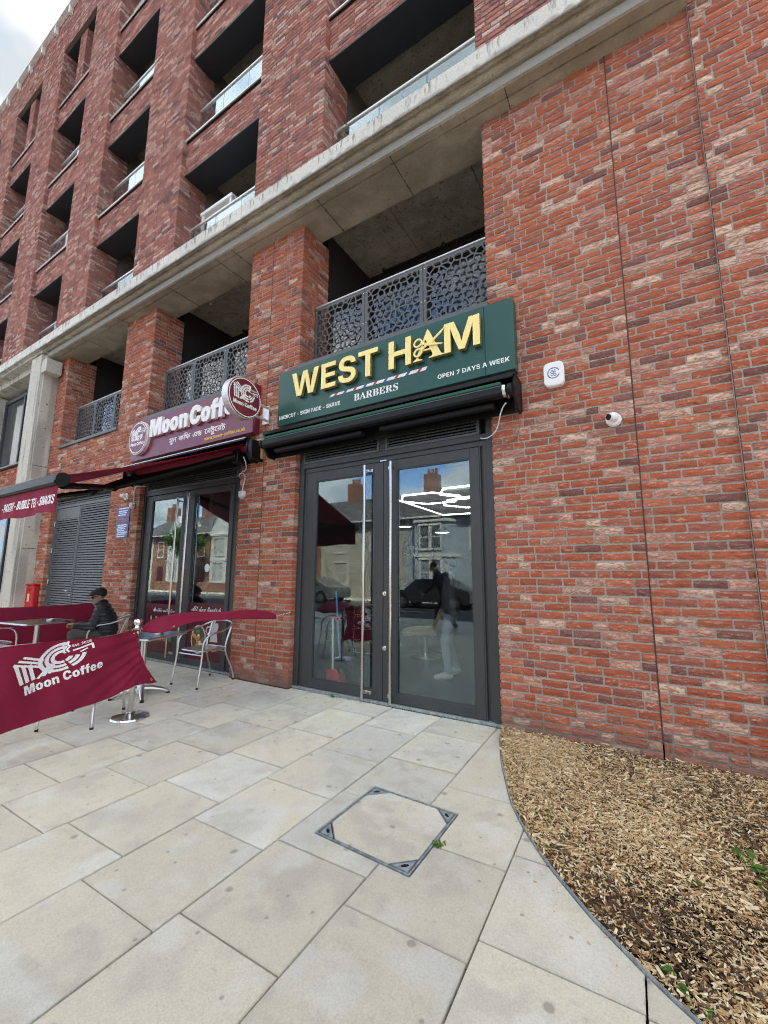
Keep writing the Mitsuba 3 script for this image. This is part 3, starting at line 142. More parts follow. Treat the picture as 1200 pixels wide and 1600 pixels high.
def script(s):
    return ''.join(chr(0x1D4D0 + ord(c) - 65) if c.isupper() else chr(0x1D4EA + ord(c) - 97) if c.isalpha() else c for c in s)

# ---------------------------------------------------------------- materials
def C(*c): return {'type': 'rgb', 'value': list(c)}
def mat(key, col, rough=.6, metal=0., two=True, spec=.5, bump=None, bscale=1.0, **kw):
    b = {'type': 'principled', 'base_color': col if isinstance(col, dict) else C(*col), 'roughness': rough if isinstance(rough, dict) else float(rough), 'metallic': float(metal), 'specular': float(spec), **kw}
    if bump is not None: b = {'type': 'bumpmap', 'arbitrary': bump, 'scale': float(bscale), 'bsdf': b}
    scene[key] = {'type': 'twosided', 'bsdf': b} if two else b
    return key
def dif(key, col, two=True):
    b = {'type': 'diffuse', 'reflectance': col if isinstance(col, dict) else C(*col)}
    scene[key] = {'type': 'twosided', 'bsdf': b} if two else b; return key

def brick_fn(pal, pale):
    def f(p, n, uv):
        t, s = uv.x, uv.y * 53.0
        a = fbm(p.x * 17 + s, p.y * 17 + s, p.z * 42 + s * 3)
        f = noise(p.x * 160, p.y * 160, p.z * 200)
        g = fbm(p.x * 55 + s, p.y * 55, p.z * 90)
        c = dr.select(t < .30, mi.Color3f(pal[0]), dr.select(t < .52, mi.Color3f(pal[1]), dr.select(t < .70, mi.Color3f(pal[2]), dr.select(t < .83, mi.Color3f(pal[3]), dr.select(t < .92, mi.Color3f(pal[4]), mi.Color3f(pal[5]))))))
        amt = dr.select(t > .92, smoothstep(.40, .58, g * .6 + a * .4) * .92, dr.select((t > .70) & (t < .83), smoothstep(.44, .64, g * .6 + a * .4) * .60, dr.select(t < .83, smoothstep(.56, .72, g * .55 + a * .45) * .50, smoothstep(.60, .72, g) * .25)))
        c = mix(c, mi.Color3f(pale), amt)
        c = c * (.74 + .36 * a + .20 * f) * (.86 + .28 * mikit.cell_rand(s * 31.0, 3.0))
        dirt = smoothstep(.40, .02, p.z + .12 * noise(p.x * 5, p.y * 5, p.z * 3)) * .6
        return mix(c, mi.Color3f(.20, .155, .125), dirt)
    return f
f_brick = brick_fn([(.365, .100, .054), (.395, .124, .068), (.325, .110, .076), (.40, .175, .128), (.205, .086, .070), (.41, .20, .14)], (.58, .44, .34))
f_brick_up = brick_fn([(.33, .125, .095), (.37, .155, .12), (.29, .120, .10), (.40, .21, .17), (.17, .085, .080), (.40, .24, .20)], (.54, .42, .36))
def f_brick_h(p, n, uv):
    s = uv.y * 53.0
    return fbm(p.x * 34 + s, p.y * 34 + s, p.z * 95 + 6 * noise(p.x * 9 + s, p.y * 9, p.z * 9))
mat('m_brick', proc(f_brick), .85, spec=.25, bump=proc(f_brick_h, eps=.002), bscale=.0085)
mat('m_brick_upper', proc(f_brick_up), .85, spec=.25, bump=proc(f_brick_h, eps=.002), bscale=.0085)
def f_mortar(p, n, uv):
    a = fbm(p.x * 3, p.y * 3, p.z * 3); f = noise(p.x * 120, p.y * 120, p.z * 120)
    c = mix((.33, .30, .25), (.46, .425, .37), a) * (.75 + .5 * f)
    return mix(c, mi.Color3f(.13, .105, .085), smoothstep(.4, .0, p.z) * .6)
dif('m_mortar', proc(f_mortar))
dif('m_mortar_upper_shaded', proc(lambda p, n, uv: mi.Color3f(.20, .175, .155) * (.7 + .5 * noise(p.x * 60, p.y * 60, p.z * 60))))  # darker than the lower mortar: shade of the recessed joints put into its colour

def f_conc(p, n, uv):
    a = fbm(p.x * .9, p.y * 2.0, p.z * .9, octaves=4); b = fbm(p.x * 7, p.y * 9, p.z * 7); f = noise(p.x * 70, p.y * 70, p.z * 70)
    pit = smoothstep(.80, .88, noise(p.x * 26, p.y * 26, p.z * 26))
    c = mix((.27, .24, .185), (.45, .415, .335), smoothstep(.25, .75, a * .6 + b * .4)) * (.84 + .3 * f)
    return c * (1 - .35 * pit)
mat('m_concrete', proc(f_conc), .88, spec=.2)
def f_conc2(p, n, uv):
    a = fbm(p.x * 1.3, p.y * 1.3, p.z * .5, octaves=4); f = noise(p.x * 60, p.y * 60, p.z * 60)
    st = smoothstep(.52, .72, noise(p.x * 9, p.y * 9, p.z * .7)) * .30
    pit = smoothstep(.84, .90, noise(p.x * 21, p.y * 21, p.z * 21))
    return mix((.47, .45, .39), (.64, .62, .55), a) * (.86 + .26 * f) * (1 - st) * (1 - .4 * pit)
mat('m_concrete_pale', proc(f_conc2), .85, spec=.2)
def f_grime(p, n, uv):
    a = fbm(p.x * 1.7, p.y * 3, p.z * 2, octaves=4); f = noise(p.x * 90, p.y * 90, p.z * 90)
    run = smoothstep(.50, .80, noise(p.x * 26, 3.0, p.z * 5.0) * .6 + .4 * noise(p.x * 70, 5.0, p.z * 12)) * smoothstep(6.86, 7.09, p.z + .06 * noise(p.x * 4, 1.0, 2.0)) * .55
    lip = smoothstep(6.905, 6.855, p.z + .05 * noise(p.x * 14, 8.0, 1.0) - .025) * .45
    return mix((.54, .52, .46), (.70, .68, .62), a) * (1 - dr.clip(run + lip, 0, .8)) * (.85 + .3 * f)
mat('m_fascia', proc(f_grime), .85, spec=.2)
mat('m_frame', proc(lambda p, n, uv: mi.Color3f(.046, .050, .052) * (.80 + .4 * fbm(p.x * 4, p.y * 4, p.z * 1.5))), proc(lambda p, n, uv: .34 + .25 * fbm(p.x * 6, p.y * 6, p.z * 3)), spec=.5)
mat('m_louvre', (.095, .105, .108), .42)
mat('m_screen', (.095, .102, .105), .45)
mat('m_navy', (.024, .029, .037), .45)
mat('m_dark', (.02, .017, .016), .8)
mat('m_plaster', (.11, .095, .085), .9)
mat('m_sealant', (.075, .045, .038), .8)
mat('m_black', (.006, .006, .007), .4, spec=.3)
mat('m_rubber', (.012, .012, .012), .8)
mat('m_alu', (.72, .72, .72), .28, 1.0)
mat('m_steel', (.60, .585, .56), .16, 1.0)
mat('m_chrome', (.80, .80, .80), .07, 1.0)
mat('m_galv', proc(lambda p, n, uv: mi.Color3f(.30, .35, .365) * (.65 + .6 * noise(p.x * 60, p.y * 60))), .5, .25)
mat('m_rail', (.70, .70, .69), .35, .6)
mat('m_green', proc(lambda p, n, uv: mi.Color3f(.009, .070, .055) * (.9 + .2 * fbm(p.x * 1.5, p.y, p.z * 1.5))), .32, spec=.5)
mat('m_green_cloth', (.012, .10, .06), .7)
mat('m_gold', (.93, .78, .30), .42, spec=.4)
mat('m_gold_side', (.30, .215, .085), .4, .3)
mat('m_white', (.82, .82, .81), .45)
mat('m_offwhite', (.68, .68, .66), .5)
mat('m_red', (.50, .02, .02), .4)
mat('m_blue', (.03, .05, .36), .4)
mat('m_maroon_panel', (.165, .017, .034), .28, spec=.6)
def f_cloth(p, n, uv):
    return mi.Color3f(.205, .010, .036) * (.82 + .3 * fbm(p.x * 5, p.y * 5, p.z * 5) + .12 * noise(p.x * 300, p.y * 300, p.z * 300))
mat('m_maroon_cloth', proc(f_cloth), .78, spec=.25, sheen=.3)
mat('m_film', (.075, .006, .016), .35)
mat('m_yellow', (.80, .52, .05), .5)
mat('m_wood', proc(lambda p, n, uv: mix((.34, .20, .09), (.50, .33, .16), noise(p.x * 20, p.y * 20, p.z * 140))), .7)
mat('m_red_box', (.52, .016, .018), .42)
mat('m_poster', (.035, .05, .26), .35)
mat('m_poster_dark', (.03, .02, .10), .35)
mat('m_poster_pale', (.62, .66, .82), .4)
mat('m_blueprint', (.10, .13, .30), .45)
scene['m_glass'] = {'type': 'thindielectric', 'int_ior': 1.66, 'specular_reflectance': C(.74, .91, 1.0), 'specular_transmittance': C(.93, .96, .94)}
scene['m_glass_back'] = {'type': 'thindielectric', 'int_ior': 1.45}
scene['m_glass_rail'] = {'type': 'thindielectric', 'int_ior': 1.8, 'specular_reflectance': C(.74, .92, 1.0)}
scene['m_clear'] = {'type': 'thindielectric', 'int_ior': 1.5}
mat('m_window', (.02, .024, .028), .06, spec=.9)
mat('m_leaf', proc(lambda p, n, uv: mix((.035, .10, .012), (.10, .20, .03), uv.x) * (.8 + .4 * noise(p.x * 30, p.y * 30, p.z * 30))), .55)

# ================================================================ the apartment building
B = thing('apartment_building', 'red brick apartment building with concrete cornice, recessed glass balconies and two shopfronts at street level', 'building')
CH, BH = 0.075, 0.0585
UNIT = .2145 * 2 + .1025 + .036

def course_cells(u0, u1, ci, bond, seed=0, keep0=0.0, keep1=0.0):
    """joints of one course between u0 and u1 (end lengths keep0/keep1 are forced when given)"""
    rr = np.random.default_rng(seed * 7919 + ci)
    if bond == 'monk':
        ph = (ci % 2) * UNIT / 2 + ((ci // 2) % 2) * .055
        seq = [.2145 + .012, .2145 + .012, .1025 + .012]
    else:
        ph = (ci % 2) * .1133 + ((ci // 3) % 2) * .02
        seq = [.2265] if rr.random() < .86 else [.2265, .1145]
    cells, x, k = [], u0 - UNIT * 2 + ph - (u0 % UNIT), 0
    x = math.floor(u0 / UNIT) * UNIT - UNIT + ph
    while x < u1:
        w = seq[k % len(seq)] * (1 + rr.normal() * .004); k += 1
        a, b = max(x, u0), min(x + w - .015, u1)
        if b - a > .035: cells.append([a, b])
        elif cells and b > a and a - cells[-1][1] < .02: cells[-1][1] = b
        x += w
    if cells:
        if cells[0][0] - u0 < .05: cells[0][0] = u0
        if u1 - cells[-1][1] < .05: cells[-1][1] = u1
    return cells

def region(u0, u1, z0, z1, bond='monk', seed=0, corner=None, cu=0.0, depth=.012):
    """bricks of a flat region -> rows [ua, ub, za, zb, depth]; corner 'R'/'L' makes the end bricks return round the corner."""
    out = []
    for ci in range(int(math.floor(z0 / CH + 1e-6)), int(math.ceil(z1 / CH - 1e-6))):
        za, zb = max(z0, ci * CH + .008), min(z1, ci * CH + .008 + BH)
        if zb - za < .02: continue
        a, b = u0, u1
        long = (ci % 2 == 0)
        if corner and 'R' in corner:
            l = .2145 if long else .1025; out.append([b - l, b, za, zb, .1025 if long else .2145]); b -= l + .012
        if corner and 'L' in corner:
            l = .2145 if long else .1025; out.append([a, a + l, za, zb, .1025 if long else .2145]); a += l + .012
        out += [[c[0], c[1], za, zb, depth] for c in course_cells(a, b, ci, bond, seed)]
    return out

def returns(y0, y1, z0, z1, seed=0):
    """bricks of a reveal that starts behind the corner bricks."""
    out = []
    for ci in range(int(math.floor(z0 / CH + 1e-6)), int(math.ceil(z1 / CH - 1e-6))):
        za, zb = max(z0, ci * CH + .008), min(z1, ci * CH + .008 + BH)
        if zb - za < .02: continue
        a = y0 + (.1025 if ci % 2 == 0 else .2145) + .012
        out += [[c[0], c[1], za, zb, .012] for c in course_cells(a, y1, ci, 'half', seed)]
    return out

def tones(n, rr, mix_=(.32, .20, .20, .14, .07, .07)):
    edge = np.r_[0, .30, .52, .70, .83, .92, 1.0]
    k = rr.choice(6, n, p=np.array(mix_) / sum(mix_))
    return edge[k] + (edge[k + 1] - edge[k]) * (.05 + .9 * rr.random(n))

def frame(o, ud, nd): return np.array(o, float), np.array(ud, float), np.array(nd, float)
FRONT = lambda y=D: frame((0, y, 0), (1, 0, 0), (0, -1, 0))
RIGHT = lambda x: frame((x, 0, 0), (0, 1, 0), (1, 0, 0))      # a face looking towards +x, u runs along y
LEFT = lambda x: frame((x, 0, 0), (0, 1, 0), (-1, 0, 0))

def brick_mesh(cells, fr, rr, fine=True, tone_mix=None):
    """all bricks of a region in one mesh: chamfered, slightly uneven boxes. Returns mesh, uv."""
    c = np.array(cells); n = len(c); o, ud, nd = fr
    t = tones(n, rr, tone_mix) if tone_mix else tones(n, rr); sd = rr.random(n)
    proud = rr.normal(0, .0016, n).clip(-.003, .004)
    ua, ub, za, zb, dp = c.T
    jit = lambda s=.0022: rr.normal(0, s, n).clip(-.004, .004)
    cornerb = dp > .05
    ch = np.full(n, .004)
    def P(u, z, d): return o + u[:, None] * ud + np.array([0, 0, 1.]) * z[:, None] + d[:, None] * nd
    V = []
    if fine:
        for du, dz in ((0, 0), (1, 0), (1, 1), (0, 1)):
            u = np.where(du, ub - ch, ua + ch) + jit(.0012); z = np.where(dz, zb - ch, za + ch) + jit()
            V.append(P(u, z, proud + jit(.0008)))
    ju = jit(.001)
    for du, dz in ((0, 0), (1, 0), (1, 1), (0, 1)):
        u = np.where(du, ub, ua) + np.where(cornerb, 0, jit(.0012)); z = np.where(dz, zb, za) + jit()
        V.append(P(u, z, proud - (ch if fine else 0) * 1.0))
    for du, dz in ((0, 0), (1, 0), (1, 1), (0, 1)):
        V.append(P(np.where(du, ub, ua), np.where(dz, zb, za), -dp))
    V = np.stack(V, 1); m = V.shape[1]
    quads = []
    if fine:
        quads += [[0, 1, 2, 3]] + [[4 + k, 4 + (k + 1) % 4, (k + 1) % 4, k] for k in range(4)]; a = 4
    else:
        quads += [[0, 1, 2, 3]]; a = 0
    quads += [[a + 4 + k, a + 4 + (k + 1) % 4, a + (k + 1) % 4, a + k] for k in range(4)]
    q = np.array(quads); f = np.vstack([q[:, [0, 1, 2]], q[:, [0, 2, 3]]])
    if np.dot(np.cross(ud, [0, 0, 1.]), nd) < 0: f = f[:, ::-1]
    F = (f[None] + (np.arange(n) * m)[:, None, None]).reshape(-1, 3)
    uv = np.repeat(np.stack([t, sd], 1), m, 0)
    return trimesh.Trimesh(V.reshape(-1, 3), F, process=False), uv, t, sd

def near_brick(c, fr, rr, tone):
    """one handmade brick with a wavy outline and an uneven face (40 triangles)."""
    ua, ub, za, zb, dp = c; o, ud, nd = fr
    nu, nv = 5, 3; g = np.zeros((nu, nv, 3))
    uu, vv = np.linspace(0, 1, nu), np.array([0, .5, 1.0])
    for i in range(nu):
        for j in range(nv):
            eu = i in (0, nu - 1); ev = j in (0, nv - 1)
            u = ua + (ub - ua) * uu[i] + (rr.normal(0, .0012) if not eu else rr.normal(0, .0010)); z = za + (zb - za) * vv[j] + rr.normal(0, .0013 if ev else .0026)
            d = rr.normal(.001, .0016) - (.0035 if (eu or ev) else 0) - (.002 if eu and ev else 0) + (.0015 if not ev else 0)
            g[i, j] = o + u * ud + np.array([0, 0, z]) + d * nd
    v = g.reshape(-1, 3); idx = lambda i, j: i * nv + j; f = []
    for i in range(nu - 1):
        for j in range(nv - 1):
            a, b, cc, d = idx(i, j), idx(i + 1, j), idx(i + 1, j + 1), idx(i, j + 1)
            f += [[a, b, cc], [a, cc, d]] if (i + j) % 2 else [[a, b, d], [b, cc, d]]
    ring = [idx(i, 0) for i in range(nu)] + [idx(nu - 1, 1)] + [idx(i, nv - 1) for i in range(nu - 1, -1, -1)] + [idx(0, 1)]
    back = []
    for r in ring:
        q = v[r].copy(); q = q - nd * (((q - o) @ nd) + dp); back.append(q)
    off = len(v); v = np.vstack([v, back]); m = len(ring)
    for k in range(m):
        l = (k + 1) % m
        f += [[ring[k], off + k, off + l], [ring[k], off + l, ring[l]]]
    f = np.array(f)
    if np.dot(np.cross(ud, [0, 0, 1.]), nd) < 0: f = f[:, ::-1]
    return trimesh.Trimesh(v, f, process=False), np.tile([tone, rr.random()], (len(v), 1))

def brickwork(parent, groups, seed, fine=True, tone_mix=None, m_=None):
    rr = np.random.default_rng(seed); ms, uvs = [], []
    for cells, fr in groups:
        if len(cells) == 0: continue
        m, uv, _, _ = brick_mesh(cells, fr, rr, fine, tone_mix); ms.append(m); uvs.append(uv)
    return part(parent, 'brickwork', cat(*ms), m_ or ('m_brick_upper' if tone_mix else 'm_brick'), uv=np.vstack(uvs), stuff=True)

SOFF, ROOFZ = 6.68, 19.72
G = .0095                                                # mortar lies this far behind the brick faces
UPMIX = (.26, .18, .22, .19, .07, .08)

# ---- right-hand wall of the ground floor, in three panels between movement joints
W1 = put(num(B + '__brick_wall'), cat(box(-1.24 + G, .034, D + G, D + .5, 0, SOFF), box(.046, .722, D + G, D + .5, 0, SOFF), box(.722, 5.0, D - .035 + G, D + .5, 0, ROOFZ)), 'm_mortar')
PX = D - .035
near = []
for cells, fr in ((region(-1.24, .034, 0, SOFF, 'monk', 3, 'L'), FRONT()), (region(.046, .722, .0, SOFF, 'half', 4), FRONT()), (region(.73, 4.9, 0, 7.4, 'monk', 5), FRONT(PX))):
    near += [(c, fr) for c in cells]
rr = np.random.default_rng(21)
tn = tones(len(near), rr)
dist = [np.linalg.norm(fr[0] * [0, 1, 0] + [(c[0] + c[1]) / 2, 0, (c[2] + c[3]) / 2] - np.array([0, 0, 1.6])) + (50 if c[0] > 1.0 else 0) for c, fr in near]
order = np.argsort(dist)
for i in sorted(order[:300]):
    m, uv = near_brick(near[i][0], near[i][1], rr, tn[i]); part(W1, 'brick', m, 'm_brick', uv=uv)
ms, uvs = [], []
for i in sorted(order[300:]):
    m, uv = near_brick(near[i][0], near[i][1], rr, tn[i]); ms.append(m); uvs.append(uv)
part(W1, 'brickwork', cat(*ms), 'm_brick', uv=np.vstack(uvs), stuff=True)
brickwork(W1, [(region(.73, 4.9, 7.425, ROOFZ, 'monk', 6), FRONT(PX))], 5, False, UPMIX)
part(W1, 'movement_joint', cat(box(.0345, .0455, D + .003, D + .02, .14, SOFF), box(.7235, .7295, D - .026, D + .02, .0, SOFF)), 'm_sealant')

# ---- ground-floor piers
def low_pier(xL, xR, joint, seed):
    pr = put(num(B + '__brick_pier'), cat(box(xL + G, xR - G, D + G, 4.56, 0, 4.25), box(xL + G, xR - G, D + G, 4.765, 4.2505, SOFF)), 'm_mortar')
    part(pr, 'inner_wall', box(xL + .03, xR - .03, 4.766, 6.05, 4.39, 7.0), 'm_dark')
    fr = region(xL, joint - .006, 0, SOFF, 'monk', seed, 'L') + region(joint + .006, xR, 0, SOFF, 'monk', seed + 1, 'R') if joint else region(xL, xR, 0, SOFF, 'monk', seed, 'LR')
    brickwork(pr, [(fr, FRONT()), (returns(D, 4.5, 0, 4.275, seed) + returns(D, 4.762, 4.275, SOFF, seed), RIGHT(xR)), (returns(D, 4.5, 0, 4.275, seed + 2) + returns(D, 4.762, 4.275, SOFF, seed + 2), LEFT(xL))], seed)
    if joint: part(pr, 'movement_joint', box(joint - .0055, joint + .0055, D + .004, D + .02, .3, SOFF), 'm_sealant')
    return pr
low_pier(-5.115, -3.985, -4.62, 31)
low_pier(-8.93, -7.87, None, 41)
low_pier(-12.08, -11.57, None, 51)
# left reveal of the right wall is hidden; a plain return closes it
# ---- spandrels between shopfront and mezzanine balcony
for k, (a, b, z0) in enumerate(((-3.985, -1.24, 3.42), (-7.87, -5.115, 3.2), (-11.57, -8.93, 3.13))):
    sp = put(num(B + '__spandrel'), box(a, b, D + G, D + .45, z0, 4.33), 'm_mortar')
    brickwork(sp, [(region(a + .006, b - .006, z0, 4.33, 'monk', 60 + k), FRONT())], 60 + k)
    part(sp, 'sill', box(a - .012, b + .012, D - .035, 4.56, 4.335, 4.40, .004), 'm_louvre')

# ---- mezzanine: balcony floor, back wall, ceiling slab and beam
slab = put(num(B + '__floor_slab'), box(-11.57, -1.24, 4.56, 6.2, 4.25, 4.39), 'm_concrete')
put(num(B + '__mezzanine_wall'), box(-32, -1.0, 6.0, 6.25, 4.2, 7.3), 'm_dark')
ceil = put(num(B + '__ceiling'), cat(*[box(x0, x1 - .012, 4.58, 6.2, 7.0, 7.2) for x0, x1 in zip(np.arange(-12.08, -1.0, 1.31), np.arange(-10.77, 1.0, 1.31))]), 'm_concrete')
# window frames at the back of the mezzanine
for a in (-3.9, -2.55, -7.7, -6.4, -11.4, -10.1):
    w = put(num(B + '__mezzanine_window'), cat(box(a, a + .05, 5.93, 6.0, 4.4, 6.6), box(a + 1.2, a + 1.25, 5.93, 6.0, 4.4, 6.6), box(a, a + 1.25, 5.94, 5.99, 6.6, 6.66)), 'm_black')
    part(w, 'pane', box(a + .05, a + 1.2, 5.96, 5.965, 4.4, 6.6), 'm_glass')

# ---- cornice
cor = put(num(B + '__cornice'), prism_x([(3.74, 7.075), (3.74, 6.87), (3.755, 6.852), (3.78, 6.852), (3.785, 6.872), (3.80, 6.872), (3.81, 6.845), (3.835, 6.815), (3.86, 6.805), (3.866, 6.82), (3.906, 6.82), (3.906, 6.695), (3.92, 6.68),
    (4.03, 6.68), (4.034, 6.70), (4.046, 6.70), (4.05, 6.68), (4.58, 6.68), (4.58, 7.02), (4.3, 7.02), (4.3, 7.075)], -12.1, .724), 'm_concrete')
part(cor, 'fascia', cat(*[box(a, b - .006, 3.720, 3.7395, 6.848, 7.083, .004) for a, b in ((-12.6, -8.45), (-8.45, -5.3), (-5.3, -2.45), (-2.45, .70))]), 'm_fascia')
part(cor, 'coping', box(-12.6, .70, 3.7405, D + .12, 7.0755, 7.09), 'm_fascia')
part(cor, 'fillet', box(-12.09, .715, 3.900, 3.9055, 6.69, 6.815, .003), 'm_fascia')
for x in (-.9, -2.35, -3.55, -5.35, -5.75, -7.1, -8.9, -10.4):
    part(cor, 'joint', box(x - .004, x + .004, 3.93, 4.575, 6.676, 6.6795), 'm_dark')
cor2 = put(num(B + '__cornice'), prism_x([(3.74, 7.08), (3.74, 6.85), (3.80, 6.84), (3.81, 6.80), (4.0, 6.80), (4.01, 6.66), (4.6, 6.66), (4.6, 7.08)], -32, -12.1), 'm_concrete_pale')
part(cor2, 'fascia', box(-32, -12.606, 3.720, 3.7395, 6.848, 7.083, .004), 'm_fascia')

# ---- concrete bay at the far left
colm = put(num(B + '__concrete_column'), cat(box(-12.70, -12.08, 3.86, 4.6, 0, 6.735, .01), box(-12.72, -12.13, 3.80, 3.8605, 0, 6.735, .006)), 'm_concrete_pale')
for z in (2.0, 3.95):
    part(colm, 'joint', box(-12.0806, -12.079, 3.875, 4.16, z, z + .012), 'm_dark')
part(colm, 'bracket', box(-12.078, -11.80, 3.80, 4.12, 6.22, 6.55, .006), 'm_concrete_pale')
for zz, yy in ((5.5, 4.0), (4.9, 4.03), (3.3, 4.0), (2.5, 3.97)):
    part(colm, 'bolt_hole', cyl((-12.0805, yy, zz), (-12.077, yy, zz), .018, 12), 'm_plaster')
lw = put(num(B + '__left_wall'), cat(box(-32, -12.7, 4.12, 4.5, 3.3, 4.0), box(-13.25, -12.70, 4.08, 4.5, 4.0, 6.60), box(-16.6, -16.0, 4.08, 4.5, 0, 6.6), box(-32, -16.6, 4.2, 4.5, 4, 6.6)), 'm_concrete_pale')
brickwork(lw, [(region(-16.0, -12.71, 3.05, 4.22, 'monk', 71), FRONT(4.10))], 71, False)
wn = part(lw, 'window', cat(box(-16.0, -13.25, 4.30, 4.36, 4.25, 4.32), box(-16.0, -13.25, 4.30, 4.36, 6.4, 6.5), box(-13.34, -13.25, 4.30, 4.36, 4.3, 6.4), box(-14.6, -14.52, 4.30, 4.36, 4.3, 6.4), box(-16.0, -15.9, 4.30, 4.36, 4.3, 6.4)), 'm_frame')
part(lw, 'window_pane', box(-15.95, -13.3, 4.33, 4.336, 4.3, 6.45), 'm_window')
part(lw, 'window_sill', box(-16.0, -13.2, 4.02, 4.3, 4.222, 4.26), 'm_louvre')
part(lw, 'shop_window', cat(box(-16.0, -12.71, 4.22, 4.3, 0, .1), box(-16.0, -12.71, 4.22, 4.3, 2.95, 3.05), box(-12.82, -12.71, 4.22, 4.3, .1, 2.95), box(-14.4, -14.3, 4.22, 4.3, .1, 2.95)), 'm_frame')
part(lw, 'shop_window_pane', box(-16.0, -12.8, 4.25, 4.256, .1, 2.95), 'm_window')
for c, g in letters('bold', 'St Pi', -13.62, 3.56, .17):
    part(lw, 'letter', face_y(g, 4.075, .015), 'm_white')

# ---- upper storeys
US = 2.88
piers = [(-1.28, .73), (-5.16, -3.68), (-8.95, -7.46), (-12.66, -11.10), (-16.40, -14.80), (-20.15, -18.6), (-23.9, -22.35), (-27.6, -26.1), (-32.0, -29.9)]
TOPZ = 18.20
for i, (a, b) in enumerate(piers):
    pr = put(num(B + '__upper_pier'), cat(box(a + G, b - G, D + G, 4.76, 7.08, TOPZ), box(a + .03, b - .03, 4.761, 6.2, 7.08, TOPZ)), 'm_mortar_upper_shaded')
    far = i > 3
    fr = region(a, b, 7.10, TOPZ, 'monk', 80 + i, 'R' if i == 0 else 'LR')
    gs = [(fr, FRONT())]
    if i > 0: gs.append((returns(D, 4.76, 7.10, TOPZ, 90 + i), RIGHT(b)))
    gs.append((returns(D, 4.76, 7.10, TOPZ, 100 + i), LEFT(a)))
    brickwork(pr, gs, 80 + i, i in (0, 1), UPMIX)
    if 0 < i < 5: part(pr, 'movement_joint', box((a + b) / 2 - .005, (a + b) / 2 + .005, D - .001, D + .01, 6.98, TOPZ), 'm_sealant')
bayx = [(piers[i + 1][1], piers[i][0]) for i in range(len(piers) - 1)]
YB = D + .095
def rail_panes(key, a, b, z0, z1, y=4.50):
    n = 3 if b - a > 2.2 else 2; w = (b - a - .02) / n
    for j in range(n):
        part(key, 'glass_panel', box(a + .01 + j * w + .006, a + .01 + (j + 1) * w - .006, y, y + .003, z0, z1), 'm_glass_rail')
        part(key, 'post', box(a + .01 + j * w - .012 if j else a + .002, a + .01 + j * w + .012 if j else a + .026, y + .012, y + .05, z0 - .03, z1), 'm_frame')
    part(key, 'handrail', box(a + .002, b - .002, y - .022, y + .03, z1, z1 + .045, .008), 'm_rail')
for i, (a, b) in enumerate(bayx):
    for k in range(4):
        s = 9.54 + US * k; top = (k == 3)
        zs = s if not top else TOPZ + .02
        # beam above the opening with its brick face and dark metal soffit
        if not top:
            sp = put(num(B + '__balcony_front'), box(a, b, YB + G, 4.765, s + .004, s + .775), 'm_mortar_upper_shaded')
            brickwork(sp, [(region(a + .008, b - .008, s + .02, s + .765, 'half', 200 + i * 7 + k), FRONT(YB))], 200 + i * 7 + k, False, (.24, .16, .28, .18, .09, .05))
            part(sp, 'sill', cat(box(a + .002, b - .002, YB - .045, 4.765, s + .776, s + .80), box(a + .002, b - .002, YB - .05, YB - .0455, s + .775, s + .805)), 'm_rail')
            part(sp, 'sill_shadow_strip', box(a + .002, b - .002, YB - .03, YB - .002, s + .752, s + .775), 'm_black')  # black strip standing in for the shadow below the sill edge
        sf = put(num(B + '__soffit'), box(a, b, YB - .004, 4.768, zs - .022, zs + .003), 'm_navy')
        put(num(B + '__ceiling'), box(a - .03, b + .03, 4.769, 6.15, zs + .42, zs + .6), 'm_concrete')
        if k < 3: put(num(B + '__floor_slab'), box(a - .03, b + .03, 4.766, 6.15, s + .66, s + .77), 'm_concrete')
        if i < 6 and not (top and i in (3, 4, 5)):
            base = 7.095 if k == 0 else 9.54 + US * (k - 1) + .80
            bl = put(num(B + '__balustrade'), box(a + .005, b - .005, 4.485, 4.52, base + .001, base + .05), 'm_frame')
            rail_panes(bl, a, b, base + .06, base + 1.0 if k else 8.44)
        if i < 6:
            z0 = 6.96 if k == 0 else 9.54 + US * (k - 1) + .80
            wd = put(num(B + '__balcony_window'), cat(box(a, a + .06, 5.9, 6.0, z0, zs + .4), box((a + b) / 2 - .03, (a + b) / 2 + .03, 5.9, 6.0, z0, zs + .4), box(b - .06, b, 5.9, 6.0, z0, zs + .4)), 'm_frame')
            part(wd, 'pane', box(a + .06, b - .06, 5.95, 5.956, z0, zs + .4), 'm_window')
# the slim brick mullions of the topmost far openings
for a, b in (bayx[3], bayx[4], bayx[5], bayx[6]):
    z0 = 9.54 + US * 2 + .80; c = (a + b) / 2 + .05
    ml = put(num(B + '__mullion'), box(c - .22 + G, c + .22 - G, D + .1 + G, 4.7, z0, TOPZ), 'm_mortar_upper_shaded')
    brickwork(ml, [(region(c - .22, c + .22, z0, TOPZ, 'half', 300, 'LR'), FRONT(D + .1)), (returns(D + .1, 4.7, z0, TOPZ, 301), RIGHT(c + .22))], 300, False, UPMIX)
    part(ml, 'sill', cat(box(a + .01, c - .23, D + .10, 4.6, z0 + .03, z0 + .05), box(c + .23, b - .01, D + .10, 4.6, z0 + .03, z0 + .05)), 'm_rail')
    put(num(B + '__window_infill'), cat(box(a, c - .2, 4.66, 4.7, z0 + .06, TOPZ), box(c + .2, b, 4.66, 4.7, z0 + .06, TOPZ)), 'm_window')
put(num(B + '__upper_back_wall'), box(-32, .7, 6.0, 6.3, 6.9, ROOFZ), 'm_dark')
par = put(num(B + '__parapet'), box(-32, .72, D + G, 4.9, TOPZ + .03, ROOFZ), 'm_mortar_upper_shaded')
brickwork(par, [(region(-32, .71, TOPZ + .03, ROOFZ, 'monk', 400), FRONT())], 400, False, UPMIX)
